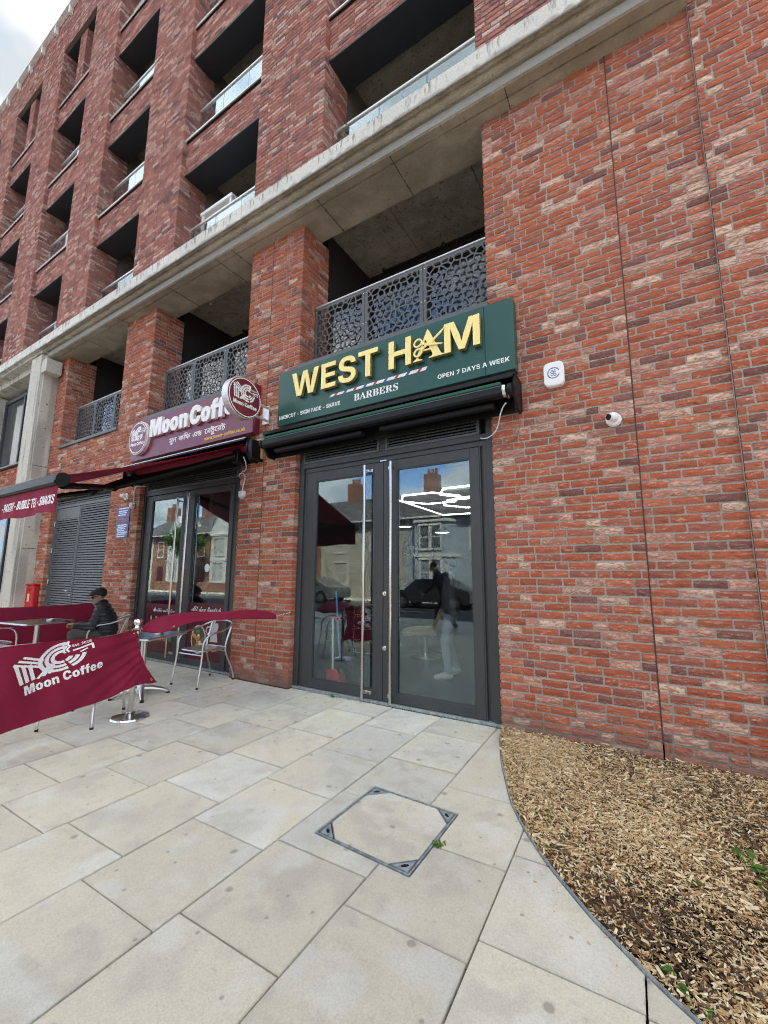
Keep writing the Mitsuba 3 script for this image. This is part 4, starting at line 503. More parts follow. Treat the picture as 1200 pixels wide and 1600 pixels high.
part(par, 'coping', box(-32.1, 5.05, 4.03, 5.1, ROOFZ + .003, ROOFZ + .06, .006), 'm_white')
for x in np.arange(-31.2, 1.0, 1.04):
    part(par, 'coping_bracket', box(x - .05, x + .05, 4.06, D - .004, ROOFZ - .30, ROOFZ + .002, .005), 'm_offwhite')
put(num(B + '__rear_block'), cat(box(-32, 5, 6.3, 18, 3.6, ROOFZ), box(-32, 5, 15.1, 18, 0, 3.6), box(-32, -12.7, 4.5, 18, 0, 3.6), box(.3, 5, 4.7, 18, 0, 3.6)), 'm_plaster')

CB = thing('balcony_cabinet', 'white framed glass cabinet standing on the first-floor balcony behind its glass rail', 'cabinet')
part(CB, 'top', box(-7.30, -6.32, 4.56, 4.95, 8.76, 8.84, .01), 'm_white')
for x in (-7.27, -6.40):
    for y in (4.58, 4.88): part(CB, 'leg', box(x, x + .05, y, y + .05, 6.97, 8.759, .004), 'm_white')
part(CB, 'shelf', box(-7.22, -6.40, 4.63, 4.88, 7.8, 7.83), 'm_offwhite'); part(CB, 'back_panel', box(-7.22, -6.40, 4.90, 4.92, 7.0, 8.75), 'm_offwhite')

# ================================================================ shopfront doors (parts of the building)
YF = 4.25
def door_leaf(parent, a, b, ga, gb, g0, g1, z1, mats='m_frame'):
    lf = part(parent, 'leaf', cat(box(a, ga, YF + .012, YF + .075, .035, z1, .004), box(gb, b, YF + .012, YF + .075, .035, z1, .004),
        box(ga, gb, YF + .0125, YF + .0745, .035, g0, .003), box(ga, gb, YF + .0125, YF + .0745, g1, z1, .003),
        box(ga - .001, ga + .012, YF + .02, YF + .06, g0, g1), box(gb - .012, gb + .001, YF + .02, YF + .06, g0, g1), box(ga, gb, YF + .02, YF + .06, g0, g0 + .012), box(ga, gb, YF + .02, YF + .06, g1 - .012, g1)), mats)
    put(parent + '__glass' + lf.split('leaf')[1], box(ga + .006, gb - .006, YF + .036, YF + .0375, g0 + .006, g1 - .006), 'm_glass')
    return lf
def grille(parent, name, a, b, z0, z1, pitch, m='m_frame', y=YF, frame_=.03, face=.55):
    g = part(parent, name, cat(box(a, a + frame_, y, y + .06, z0, z1, .003), box(b - frame_, b, y, y + .06, z0, z1, .003), box(a + frame_, b - frame_, y + .001, y + .06, z0, z0 + frame_, .003), box(a + frame_, b - frame_, y + .001, y + .06, z1 - frame_, z1, .003)), m)
    part(g, 'backing', box(a + .01, b - .01, y + .055, y + .065, z0 + .01, z1 - .01), 'm_black')
    n = int((z1 - z0 - 2 * frame_) / pitch); first = None; h = pitch * face
    prof = [(y + .004, 0), (y + .012, h), (y + .05, h + pitch * .3), (y + .05, h + pitch * .3 - .003), (y + .015, h - .004), (y + .007, 0)]
    for k in range(n):
        z = z0 + frame_ + .004 + (k + .15) * pitch
        if first is None:
            first = num(g + '__slat'); put(first, prism_x([(p[0], p[1] + z) for p in prof], a + frame_, b - frame_), m); zb = z
        else: copy_part(g, 'slat', first, T().translate([0, 0, z - zb]))
    return g
# ---- barber shop door
BD = put(num(B + '__shop_door'), cat(box(-3.978, -3.90, YF, YF + .12, 0, 3.46, .003), box(-3.9, -3.865, YF + .03, YF + .12, 0, 2.95, .002), box(-3.865, -3.852, YF + .012, YF + .12, 0, 2.83, .002),
    box(-1.33, -1.246, YF, YF + .12, 0, 3.46, .003), box(-1.375, -1.33, YF + .03, YF + .12, 0, 2.9, .002), box(-1.413, -1.40, YF + .012, YF + .12, 0, 2.83, .002), box(-1.40, -1.375, YF + .045, YF + .12, 0, 2.9, .002),
    box(-3.9, -1.33, YF + .004, YF + .12, 2.89, 2.955, .003), box(-3.9, -1.33, YF + .03, YF + .12, 2.83, 2.89, .002), box(-2.675, -2.60, YF + .003, YF + .12, 2.955, 3.46, .003)), 'm_frame')
door_leaf(BD, -3.85, -2.6205, -3.685, -2.75, .14, 2.695, 2.82)
door_leaf(BD, -2.6145, -1.415, -2.44, -1.518, .14, 2.705, 2.82)
grille(BD, 'louvre_grille', -3.92, -2.68, 2.957, 3.45, .036, 'm_louvre')
grille(BD, 'louvre_grille', -2.595, -1.40, 2.957, 3.45, .036, 'm_louvre')
def pull(parent, x, z0=.04, z1=2.79, y=YF - .06, r=.017):
    h = part(parent, 'handle', cyl((x, y, z0), (x, y, z1), r, 14), 'm_steel', smooth=40)
    for z in (z0 + .06, z1 - .06):
        part(h, 'bracket', cat(box(x - .012, x + .012, y, YF + .013, z - .014, z + .014, .003), box(x - .03, x + .075 * (1 if x < -2.6 and x > -3 or x < -6.5 else -1) , YF + .004, YF + .0125, z - .02, z + .02, .003)), 'm_steel')
pull(BD, -2.848); pull(BD, -2.475)
for z in (1.23, .615):
    lk = part(BD, 'lock', lathe([(0, -.016), (.022, -.016), (.026, -.012), (.026, 0), (0, 0)], n=20).apply_transform(trimesh.transformations.rotation_matrix(-math.pi / 2, (1, 0, 0))).apply_transform(trimesh.transformations.translation_matrix((-2.588, YF + .012, z))), 'm_chrome', smooth=40)
    part(lk, 'keyhole', box(-2.591, -2.585, YF - .0065, YF - .003, z - .012, z + .008), 'm_black')
part(BD, 'latch', box(-2.66, -2.57, YF - .004, YF + .011, 2.822, 2.836, .002), 'm_alu')
part(BD, 'threshold', cat(box(-3.98, -1.245, YF - .02, YF + .12, 0.001, .03, .004), box(-3.7, -2.9, YF - .045, YF - .021, .001, .012, .003)), 'm_galv')
# ---- cafe door
CD = put(num(B + '__shop_door'), cat(box(-7.865, -7.80, YF, YF + .12, 0, 3.24, .003), box(-7.80, -7.77, YF + .03, YF + .12, 0, 2.95, .002), box(-7.77, -7.74, YF + .012, YF + .12, 0, 2.9, .002),
    box(-5.27, -5.118, YF, YF + .12, 0, 3.24, .003), box(-5.345, -5.27, YF + .03, YF + .12, 0, 2.95, .002), box(-7.8, -5.27, YF + .004, YF + .12, 2.86, 2.94, .003)), 'm_frame')
door_leaf(CD, -7.735, -6.505, -7.575, -6.655, .12, 2.765, 2.85)
door_leaf(CD, -6.495, -5.35, -6.335, -5.432, .12, 2.765, 2.85)
grille(CD, 'louvre_grille', -7.80, -5.27, 2.942, 3.23, .036, 'm_louvre')
pull(CD, -6.70, .1, 2.74); pull(CD, -6.40, .03, 2.79)
part(CD, 'threshold', box(-7.86, -5.12, YF - .02, YF + .12, 0.001, .03, .004), 'm_galv')
# window film with its printed pictures and lettering
YP = YF + .0345
flm = part(CD, 'window_film', cat(box(-7.568, -6.662, YP, YP + .001, .128, .93), box(-6.328, -5.44, YP, YP + .001, .128, .99)), 'm_film', label='maroon window film with white script and pictures of food')
for txt, x, z, h, w in (('Bubble milk tea', -7.32, .80, .075, .62), ('All day English', -6.24, .86, .085, .72), ('Breakfast', -6.1, .73, .085, .45), ('& savoury - find happiness', -7.40, .20, .05, .72)):
    try: gl = letters('script', script(txt), x, z, h)
    except KeyError: continue
    sc = w / (gl[-1][1].bounds[2] - x)
    for c, g in gl: part(flm, 'letter', face_y(affinity.scale(g, sc, 1, origin=(x, z)), YP - .002, .0015), 'm_white')
mat('m_bottle_a', (.05, .22, .12), .3); mat('m_bottle_b', (.55, .22, .05), .3); mat('m_bottle_c', (.45, .12, .10), .3); mat('m_tan', (.55, .30, .12), .5); mat('m_plate', (.5, .5, .5), .3); mat('m_darkfood', (.09, .055, .025), .5); mat('m_cream', (.72, .62, .42), .5)
for k, (x, mm) in enumerate(((-7.36, 'm_bottle_a'), (-7.21, 'm_cream'), (-7.06, 'm_bottle_b'), (-6.92, 'm_bottle_c'), (-6.79, 'm_bottle_a'))):
    o = Polygon([(x - .05, .33), (x + .05, .33), (x + .052, .50), (x + .045, .56), (x + .018, .62), (x + .015, .72), (x - .015, .72), (x - .018, .62), (x - .045, .56), (x - .052, .50)])
    bt = part(flm, 'printed_bottle', face_y(o, YP - .002, .0015), mm)
    part(bt, 'printed_label', cat(face_y(sbox(x - .05, .40, x + .05, .47), YP - .003, .0008), face_y(sbox(x - .014, .66, x + .014, .72), YP - .003, .0008)), 'm_cream')
pl = part(flm, 'printed_plate', face_y(affinity.scale(Point(-6.02, .43).buffer(.20, 24), .92, 1.1), YP - .002, .0015), 'm_plate')
part(pl, 'printed_food', face_y(affinity.scale(Point(-6.02, .43).buffer(.175, 24), .92, 1.1), YP - .003, .0008), 'm_darkfood')
rq = np.random.default_rng(5)
for k in range(10):
    a, r = rq.random() * 6.28, .12 * rq.random() ** .5
    part(pl, 'printed_food', face_y(affinity.rotate(affinity.scale(Point(-6.02 + r * math.cos(a), .43 + 1.15 * r * math.sin(a)).buffer(.045, 6), 1.3, .7), rq.random() * 180), YP - .0042 - k * .00025, .001), ['m_tan', 'm_cream', 'm_bottle_b', 'm_leafprint'][k % 4] if k % 4 < 3 else 'm_bottle_a')
pot = part(flm, 'printed_coffee_pot', face_y(shapely.union_all([Polygon([(-5.74, .42), (-5.56, .42), (-5.585, .56), (-5.55, .66), (-5.57, .70), (-5.73, .70), (-5.75, .66), (-5.715, .56)]), Point(-5.78, .58).buffer(.07).difference(Point(-5.78, .58).buffer(.045)), Point(-5.65, .72).buffer(.025)]), YP - .002, .0015), 'm_plate')
part(flm, 'printed_food', cat(*[face_y(affinity.scale(Point(-5.66, .30 + i * .035).buffer(.09, 10), 1.1, .2), YP - .002 - i * .0004, .001) for i in range(3)]), 'm_tan')
part(CD, 'sticker', face_y(Point(-5.92, 1.54).buffer(.065, 24), YP - .001, .001), 'm_white', label='round white sticker on the glass')
# ---- louvred plant-room doors
LD = put(num(B + '__louvre_door'), cat(box(-11.568, -11.50, YF, YF + .1, 0, 3.12, .003), box(-9.0, -8.932, YF, YF + .1, 0, 3.12, .003), box(-11.5, -9.0, YF + .002, YF + .1, 2.91, 2.965, .003)), 'm_louvre')
grille(LD, 'louvre_head', -11.5, -9.0, 2.967, 3.12, .045, 'm_louvre', frame_=.012)
l1 = part(LD, 'leaf', cat(box(-11.495, -10.385, YF + .012, YF + .05, 2.655, 2.90, .003), box(-11.495, -10.385, YF + .0125, YF + .05, .03, .14, .003)), 'm_louvre')
grille(LD, 'louvre_panel', -11.495, -10.385, .142, 2.652, .052, 'm_louvre', YF + .012)
grille(LD, 'louvre_panel', -10.365, -9.005, .03, 2.90, .052, 'm_louvre', YF + .012)
part(LD, 'handle', cat(cyl((-10.44, YF + .012, 1.07), (-10.44, YF - .04, 1.07), .01), cyl((-10.44, YF - .035, 1.07), (-10.57, YF - .035, 1.07), .010)), 'm_alu', smooth=40)
part(LD, 'lock', box(-10.46, -10.42, YF + .005, YF + .0115, .96, 1.0, .002), 'm_alu')
for z in (.6, 1.2, 1.9, 2.5): part(LD, 'hinge', cyl((-11.50, YF - .006, z), (-11.50, YF - .006, z + .1), .011, 10), 'm_alu', smooth=40)

# ---- laser-cut balcony screens
def screen_poly(w, h, seed):
    from scipy.spatial import Voronoi
    r = np.random.default_rng(seed); s = .098; pts = []
    for i in range(-2, int(w / s) + 3):
        for j in range(-2, int(h / s) + 3):
            pts.append(((i + .5 * (j % 2)) * s + r.normal(0, s * .20), j * s * .92 + r.normal(0, s * .20)))
    v = Voronoi(np.array(pts)); inner = sbox(.035, .035, w - .035, h - .035); holes = []
    for reg in v.point_region:
        q = v.regions[reg]
        if not q or -1 in q: continue
        c = Polygon(v.vertices[q]).intersection(inner)
        c = c.buffer(-.0095, join_style='mitre').buffer(-.006).buffer(.006, quad_segs=2).simplify(.0012) if not c.is_empty else c
        for g in getattr(c, 'geoms', [c]):
            if g.geom_type == 'Polygon' and g.area > 1e-4: holes.append(g.exterior.coords)
    return Polygon([(0, 0), (w, 0), (w, h), (0, h)], holes)
for bi, (a, b) in enumerate(((-3.972, -1.25), (-7.862, -5.122), (-11.562, -8.938))):
    w = (b - a) / 3; SY = 4.46
    bl = put(num(B + '__mezzanine_balustrade'), box(a, b, SY + .03, SY + .08, 4.401, 4.44, .004), 'm_screen')
    for xx in (a, a + w - .02, a + 2 * w - .02, b - .04): part(bl, 'post', box(xx, xx + .04, SY + .031, SY + .079, 4.4405, 5.441), 'm_screen')
    for k in range(3):
        part(bl, 'screen_panel', face_y(affinity.translate(screen_poly(w - .008, .985, 900 + bi * 3 + k), a + k * w + .004, 4.455), SY, .006), 'm_screen')
        for xx in (a + k * w + .025, a + (k + 1) * w - .025):
            for zz in (4.5, 4.92, 5.38): part(bl, 'rivet', lathe([(0, -.004), (.006, -.002), (.008, 0)], n=8).apply_transform(trimesh.transformations.rotation_matrix(-math.pi / 2, (1, 0, 0))).apply_transform(trimesh.transformations.translation_matrix((xx, SY - .0005, zz))), 'm_alu')
    part(bl, 'glass_panel', box(a + .04, b - .04, SY + .081, SY + .084, 4.44, 5.42), 'm_glass_back')
    part(bl, 'handrail', box(a, b, SY - .012, SY + .09, 5.442, 5.465, .005), 'm_rail')

# ================================================================ the barber sign and its awning
SG = D - .13
BS = thing('shop_sign', 'dark green barber shop sign with raised gold WEST HAM letters over the grey double doors', 'sign')
part(BS, 'panel', cat(box(-4.24, -1.245, SG, D - .001, 3.492, 4.282, .006), box(-1.243, -.94, SG, D - .0012, 3.492, 4.282, .006)), 'm_green')
part(BS, 'top_flashing', box(-4.22, -1.26, D - .10, D - .0015, 4.283, 4.315), 'm_louvre')
def raised(parent, polys, yb, th, mface, mside):
    for c, g in polys:
        k = part(parent, 'letter', face_y(g, yb - th, .004), mface)
        part(k, 'return', face_y(g, yb - th + .0045, th - .0045), mside)
gold = letters('bold', 'WEST', -3.935, 3.828, .342, width=1.42) + letters('bold', 'H', -2.41, 3.828, .342, sx=1.03)
aa = glyph('serif', chr(0x1D400))[1]; x0, z0, x1, z1 = aa.bounds
gold += [('A', affinity.translate(affinity.scale(affinity.translate(aa, -x0, -z0), .375 / (x1 - x0), .345 / (z1 - z0), origin=(0, 0)), -2.055, 3.832))] + letters('bold', 'M', -1.705, 3.830, .342, sx=1.07)
raised(BS, gold, SG - .012, .052, 'm_gold', 'm_gold_side')
L_ = lambda pts, w: LineString(pts).buffer(w / 2, cap_style='round', quad_segs=4)
ring_ = lambda x, z: affinity.rotate(affinity.scale(Point(x, z).buffer(.058, 14), 1.0, .86), 25).difference(affinity.rotate(affinity.scale(Point(x, z).buffer(.040, 14), 1.0, .80), 25))
rings = shapely.union_all([ring_(-1.985, 4.040), ring_(-1.985, 3.925),
    LineString([(-1.935, 4.02), (-1.865, 3.995)]).buffer(.012), LineString([(-1.940, 3.95), (-1.865, 3.995)]).buffer(.012), Point(-1.865, 3.995).buffer(.019),
    Polygon([(-1.88, 3.985), (-1.665, 4.135), (-1.70, 4.085), (-1.855, 3.972)]), Polygon([(-1.88, 4.012), (-1.675, 3.955), (-1.715, 3.950), (-1.865, 3.975)])])
sc_ = part(BS, 'scissors', face_y(rings, SG - .082, .012), 'm_gold', label='gold scissors emblem crossing the letter A')
for t, x, z, h, w in (('HAIRCUT - SKIN FADE - SHAVE', -4.205, 3.583, .053, 1.075), ('OPEN 7 DAYS A WEEK', -1.785, 3.588, .050, .795)):
    for c, g in letters('bold', t, x, z, h, width=w): part(BS, 'letter', face_y(g, SG - .003, .0028), 'm_white')
sf = [('B', 0), ('A', 0), ('R', 0), ('B', 0), ('E', 0), ('R', 0), ('S', 0)]
for c, g in letters('serif', ''.join(chr(0x1D400 + ord(q) - 65) for q in 'BARBERS'), -2.92, 3.584, .092, width=.64): part(BS, 'letter', face_y(g, SG - .003, .0028), 'm_white')
stripe = Polygon([(-3.31, 3.722), (-1.93, 3.735), (-1.905, 3.775), (-3.265, 3.752)])
sw = part(BS, 'barber_stripe', face_y(stripe, SG - .0025, .0022), 'm_white', label='barber pole stripe in white, red and blue')
for k in range(9):
    x = -3.22 + k * .148
    q = Polygon([(x - .03, 3.71), (x + .012, 3.71), (x + .085, 3.79), (x + .045, 3.79)]).intersection(stripe.buffer(-.0005))
    part(sw, 'red_stripe' if k % 2 == 0 else 'blue_stripe', face_y(q, SG - .0034, .0007), 'm_red' if k % 2 == 0 else 'm_blue')

def cassette(name, label, a, b, cloth):
    t = thing(name, label, 'awning')
    part(t, 'cover', cat(box(a, b, 3.90, D - .002, 3.372, 3.394, .004), box(a, b, D - .03, D - .0025, 3.08, 3.3715), box(a + .02, b - .02, 3.885, 3.8995, 3.345, 3.392, .004)), 'm_black')
    for x in (a + .004, b - .03):
        part(t, 'end_bracket', prism_x([(3.92, 3.371), (D - .031, 3.371), (D - .031, 3.05), (4.0, 3.06), (3.93, 3.16)], x, x + .026), 'm_black')
    part(t, 'roller', cyl((a + .04, 4.035, 3.285), (b - .04, 4.035, 3.285), .066, 24), cloth, smooth=40)
    return t
AW = cassette('retracted_awning', 'closed dark awning with a strip of green cloth rolled up under the green sign', -4.375, -.915, 'm_green_cloth')
part(AW, 'front_bar', prism_x(Polygon([(3.845, 3.19), (3.86, 3.165), (3.93, 3.16), (3.945, 3.18), (3.945, 3.255), (3.93, 3.275), (3.87, 3.28), (3.845, 3.26)]), -4.345, -1.03), 'm_black')
part(AW, 'valance_edge', box(-4.32, -1.05, 3.875, 3.965, 3.2805, 3.318, .008), 'm_green_cloth')
part(AW, 'lit_edge_strip', box(-4.345, -1.03, 3.840, 3.8445, 3.250, 3.257), 'm_louvre')  # lighter strip, the lit edge of the bar put in as colour
for x0_, x1_ in ((-4.2, -2.75), (-1.15, -2.5)):
    part(AW, 'folded_arm', cat(box(x0_, x1_, 3.955, 4.0, 3.10, 3.155, .01), box(x0_, x1_, 4.01, 4.055, 3.11, 3.17, .01)), 'm_black')
for x in (-4.36, -1.028, -.975):
    part(AW, 'end_cap', cat(cyl((x, 3.895, 3.22), (x + .03, 3.895, 3.22), .066, 20), cyl((x + .004, 4.03, 3.27), (x + .028, 4.03, 3.27), .08, 20)), 'm_black' if x != -1.028 else 'm_chrome', smooth=40)
solo('cable', tube(spline([(-1.02, 3.95, 3.12), (-1.10, 4.0, 3.02), (-1.17, 4.08, 2.90), (-1.25, 4.13, 2.865), (-1.37, 4.2, 2.89)]), .006, 8), 'm_offwhite', 'thin white cable hanging from the right end of the closed awning', 'cable', smooth=60)
solo('cable', tube(spline([(-.955, 4.03, 3.1), (-.95, 4.12, 2.98), (-.965, 4.15, 2.86), (-1.05, 4.15, 2.775), (-1.18, 4.15, 2.785), (-1.30, 4.2, 2.86)]), .0025, 6), 'm_louvre', 'fine grey wire looping over the bricks below the closed awning', 'cable', smooth=60)

# ================================================================ the cafe signs
def arc(cx, cy, r, a0, a1, n=26): return [(cx + r * math.cos(math.radians(a)), cy + r * math.sin(math.radians(a))) for a in np.linspace(a0, a1, n)]
def logo():
    """the cafe's emblem: striped M running into a C of three rings, with steam; about 1.75 wide, 1 high. Returns polygons."""
    w, out = .088, []
    F_ = lambda pts, ww=w: LineString(pts).buffer(ww / 2, cap_style='flat', join_style='mitre', mitre_limit=4)
    for k in range(3):
        x = .05 + .135 * k
        out.append(F_([(x + .03, 0.0), (x - .04 + .012 * k, .76 - .07 * k)]))
        out.append(F_([(-.03 + .115 * k, .80 + .075 * k), (.52 + .045 * k, .40 + .105 * k)], .072))
    cx, cy = 1.02, .50
    for k in range(3):
        r = .49 - .142 * k
        out.append(F_(arc(cx, cy, r, 66, 200), .098))
        out.append(F_(arc(cx, cy, r, 198, 282), .098))
        out.append(F_(arc(cx, cy, r, 292, 352 - k * 5), .098))
        out.append(F_([(.44 + .13 * k, -.02 + .02 * k), (.58 + .10 * k, .16 + .03 * k), (.74 + .05 * k, .36)], .075))
    out.append(F_([(1.27, .62), (1.60, .66), (1.73, .68), (1.735, .48)], .06))
    out.append(F_([(1.42, .50), (1.60, .56)], .05))
    for dx in (0, .085): out.append(F_([(1.11 + dx, .60), (1.06 + dx, .72), (1.14 + dx, .82), (1.09 + dx, .92), (1.12 + dx, 1.04)], .05))
    return out
def logo_at(x, z, s, sy=None, est=True):
    sy = sy or s
    q = [affinity.affine_transform(g, [s, 0, 0, sy, x, z]) for g in logo()]
    if est: q += [g for c, g in letters('bold', 'Est. 2018', x + 1.27 * s, z + .76 * sy, .10 * sy, width=.46 * s)]
    return q
CS = thing('shop_sign', 'maroon cafe sign with chunky white Moon Coffee letters over the glass doors', 'sign')
part(CS, 'panel', box(-8.07, -4.74, SG, D - .0015, 3.505, 4.275, .006), 'm_maroon_panel')
part(CS, 'top_flashing', box(-7.85, -5.13, D - .10, D - .002, 4.276, 4.315), 'm_louvre')
for w_, x, x2 in (('Moon', -7.385, -6.265), ('Coffee', -6.215, -4.86)):
    raised(CS, [(c, g.buffer(.007, join_style='mitre')) for c, g in letters('black', w_, x, 3.868, .308, width=x2 - x + .01)], SG - .006, .055, 'm_white', 'm_offwhite')
bn = []
def bt_(s, x, z, h, sc=1.0):
    for c, g in letters('bn', s, x, z, h * sc): bn.append((c, g))
    return x + sum(glyph('bn', c)[0] for c in s) * h * sc
x = -6.83; h = .092; z = 3.672
x = bt_('মুন', x, z, h) + .05
x = bt_('ক', x, z, h); x = bt_('ি', x, z, h); x = bt_('ফ', x, z, h) + .05
x = bt_('এ', x, z, h); bt_('ন', x + .005, z + .03, h, .62); x = bt_('ড', x, z - .005, h) + .06
x = bt_('ে', x, z, h); x = bt_('র', x, z, h); bt_('ষ', x + .005, z + .035, h, .62); xs = x; x = bt_('ট', x, z - .01, h); bt_('ু', x - .01, z - .01, h); x = bt_('ে', x, z, h); x = bt_('র', x, z, h); bt_('ন', x + .005, z + .035, h, .6); x = bt_('ট', x, z - .01, h)
for c, g in bn:
    part(CS, 'letter', face_y(affinity.scale(g, 1.47 / (x + 6.83), 1, origin=(-6.83, z)), SG - .0045, .004), 'm_white')
for c, g in letters('bold', 'www.moon-coffee.co.uk', -5.86, 3.562, .055, width=.96): part(CS, 'letter', face_y(g, SG - .003, .0028), 'm_yellow')
bd = part(CS, 'badge', remap(lathe([(0, 0), (.315, 0), (.315, .06), (.30, .066), (0, .066)], n=48), lambda v: (v[:, 0] - 7.738, SG - .001 - v[:, 2], v[:, 1] + 3.903)), 'm_offwhite', smooth=40)
labels[bd] = {'label': 'round maroon badge with the striped emblem at the left end of the sign'}
# badge decorations go one level deep only: join them as sub-parts of the badge
def conv_y(yf): return lambda g, d, th: face_y(g, yf - d, th)
def badge_parts(parent, cx, cz, r, conv):
    part(parent, 'face', conv(Point(cx, cz).buffer(r * .955, 40), .004, .004), 'm_maroon_panel')
    part(parent, 'ring', conv(Point(cx, cz).buffer(r * .92, 40).difference(Point(cx, cz).buffer(r * .875, 40)), .0056, .0015), 'm_white')
    part(parent, 'emblem', cat(*[conv(g, .0056 + i * .00003, .0015) for i, g in enumerate(logo_at(cx - .66 * r, cz - .14 * r, r * .78))]), 'm_white')
    part(parent, 'lettering', cat(*[conv(g, .0056, .0015) for c, g in letters('black', 'Moon Coffee', cx - .68 * r, cz - .44 * r, .20 * r, width=1.38 * r)]), 'm_white')
badge_parts(bd, -7.738, 3.903, .312, conv_y(SG - .067))

PS = thing('projecting_sign', 'round maroon and silver cafe sign hung out from the brick pier between the two shops', 'sign')
cy_, cz_, pr_ = 3.552, 3.768, .285
rim = part(PS, 'drum', remap(lathe([(0, -.12), (pr_ - .01, -.12), (pr_, -.11), (pr_, -.01), (pr_ - .012, 0), (0, 0)], n=56), lambda v: (v[:, 2] - 4.35, v[:, 0] + cy_, v[:, 1] + cz_)), 'm_rail', smooth=40)
badge_parts(rim, cy_, cz_, pr_, lambda g, d, th: face_x(g, -4.35 + d, th))
part(PS, 'bracket', cat(box(-4.56, -4.53, 3.82, D - .03, cz_ + .085, cz_ + .115), box(-4.56, -4.53, 3.82, D - .03, cz_ - .115, cz_ - .085), box(-4.56, -4.42, 3.80, 3.8195, cz_ - .1, cz_ + .1), box(-4.66, -4.53, D - .03, D - .004, cz_ - .14, cz_ + .14, .004)), 'm_rail')
solo('cable', tube(spline([(-4.42, 4.12, 3.62), (-4.47, 4.15, 3.5), (-4.58, 4.15, 3.42), (-4.73, 4.12, 3.41)]), .006, 6), 'm_offwhite', 'white cable curling from the round projecting sign down to the cafe awning', 'cable', smooth=60)

# ================================================================ the cafe's open awning
CA = cassette('open_awning', 'maroon cafe awning pulled out on black arms, white lettering along its valance', -8.07, -4.70, 'm_maroon_cloth')
part(CA, 'end_block', box(-4.695, -4.62, 3.93, D - .004, 3.07, 3.36, .01), 'm_black')
part(CA, 'packer', box(-4.618, -4.575, 4.09, D - .003, 3.10, 3.37, .006), 'm_wood')
part(CA, 'lit_edge_strip', box(-8.07, -4.70, 3.880, 3.8845, 3.37, 3.380), 'm_rail')  # pale strip drawn as the lit edge line of the awning
yb, zb = 1.80, 2.372
n_ = 14; P = np.zeros((2, n_, 3))
for j, t in enumerate(np.linspace(0, 1, n_)):
    sag = -.035 * math.sin(math.pi * t)
    for i, x in enumerate((-8.0, -4.80)): P[i, j] = (x, 3.99 + (yb - 3.99) * t, 3.325 + (zb + .03 - 3.325) * t + sag)
part(CA, 'canopy', shell(P, .004), 'm_maroon_cloth', smooth=30)
part(CA, 'front_bar', prism_x(Polygon([(yb - .075, zb - .05), (yb - .05, zb - .07), (yb + .03, zb - .07), (yb + .05, zb - .04), (yb + .05, zb + .02), (yb + .02, zb + .05), (yb - .04, zb + .05), (yb - .07, zb + .02)]), -8.05, -4.81), 'm_black')
part(CA, 'bar_end', prism_x(Point(yb - .01, zb - .01).buffer(.064, 8), -4.809, -4.785), 'm_black')
vz0, vz1 = zb - .066, zb - .335
V = np.zeros((2, 60, 3))
for j, x in enumerate(np.linspace(-8.03, -4.83, 60)):
    q = .012 * math.sin(x * 9) + .008 * math.sin(x * 21 + 1)
    V[0, j] = (x, yb - .03, vz0); V[1, j] = (x, yb - .035 + q, vz1 + .012 * math.sin(x * 7))
val = part(CA, 'valance', shell(V, .004), 'm_maroon_cloth', smooth=30)
def on_valance(g):
    m = ext(g, .002); m = trimesh.Trimesh(*trimesh.remesh.subdivide_to_size(m.vertices, m.faces, .06), process=False)
    v = np.array(m.vertices); t = (vz0 - v[:, 1]) / (vz0 - vz1); q = .012 * np.sin(v[:, 0] * 9) + .008 * np.sin(v[:, 0] * 21 + 1)
    m.vertices = np.stack([v[:, 0], yb - .03 + t * (-.005 + q) - .0028 - v[:, 2], v[:, 1]], -1); m.faces = m.faces[:, ::-1]
    m.fix_normals(); return m
for c, g in letters('bold', '- PASTRY - BUBBLE TEA - SNACKS', -6.24, vz1 + .085, .092, width=1.36): part(val, 'letter', on_valance(affinity.skew(g, xs=10, origin=(0, vz1))), 'm_white')
for sgn, xs_, xe_ in ((1, -4.96, -6.15), (-1, -7.80, -6.75)):
    sh, el, en = np.array([xs_, 3.96, 3.17]), np.array([xe_, 2.90, 2.62]), np.array([-4.95 if sgn > 0 else -7.85, yb + .05, zb - .05])
    am = part(CA, 'arm', cat(box(xs_ - .06, xs_ + .06, 3.92, D - .031, 3.05, 3.25, .01), tube([sh, (sh + el) / 2, el], .042, 10)), 'm_black', smooth=40)
    part(am, 'elbow', trimesh.creation.icosphere(2, .055).apply_translation(el), 'm_black', smooth=True)
    part(am, 'forearm', tube([el, (el + en) / 2, en], .036, 10), 'm_black', smooth=40)
solo('cable', tube(spline([(-4.80, 3.95, 3.12), (-4.83, 4.03, 3.02), (-4.92, 4.1, 2.97), (-5.05, 4.15, 2.98)]), .007, 6), 'm_offwhite', 'white cable dangling under the right end of the open awning', 'cable', smooth=60)

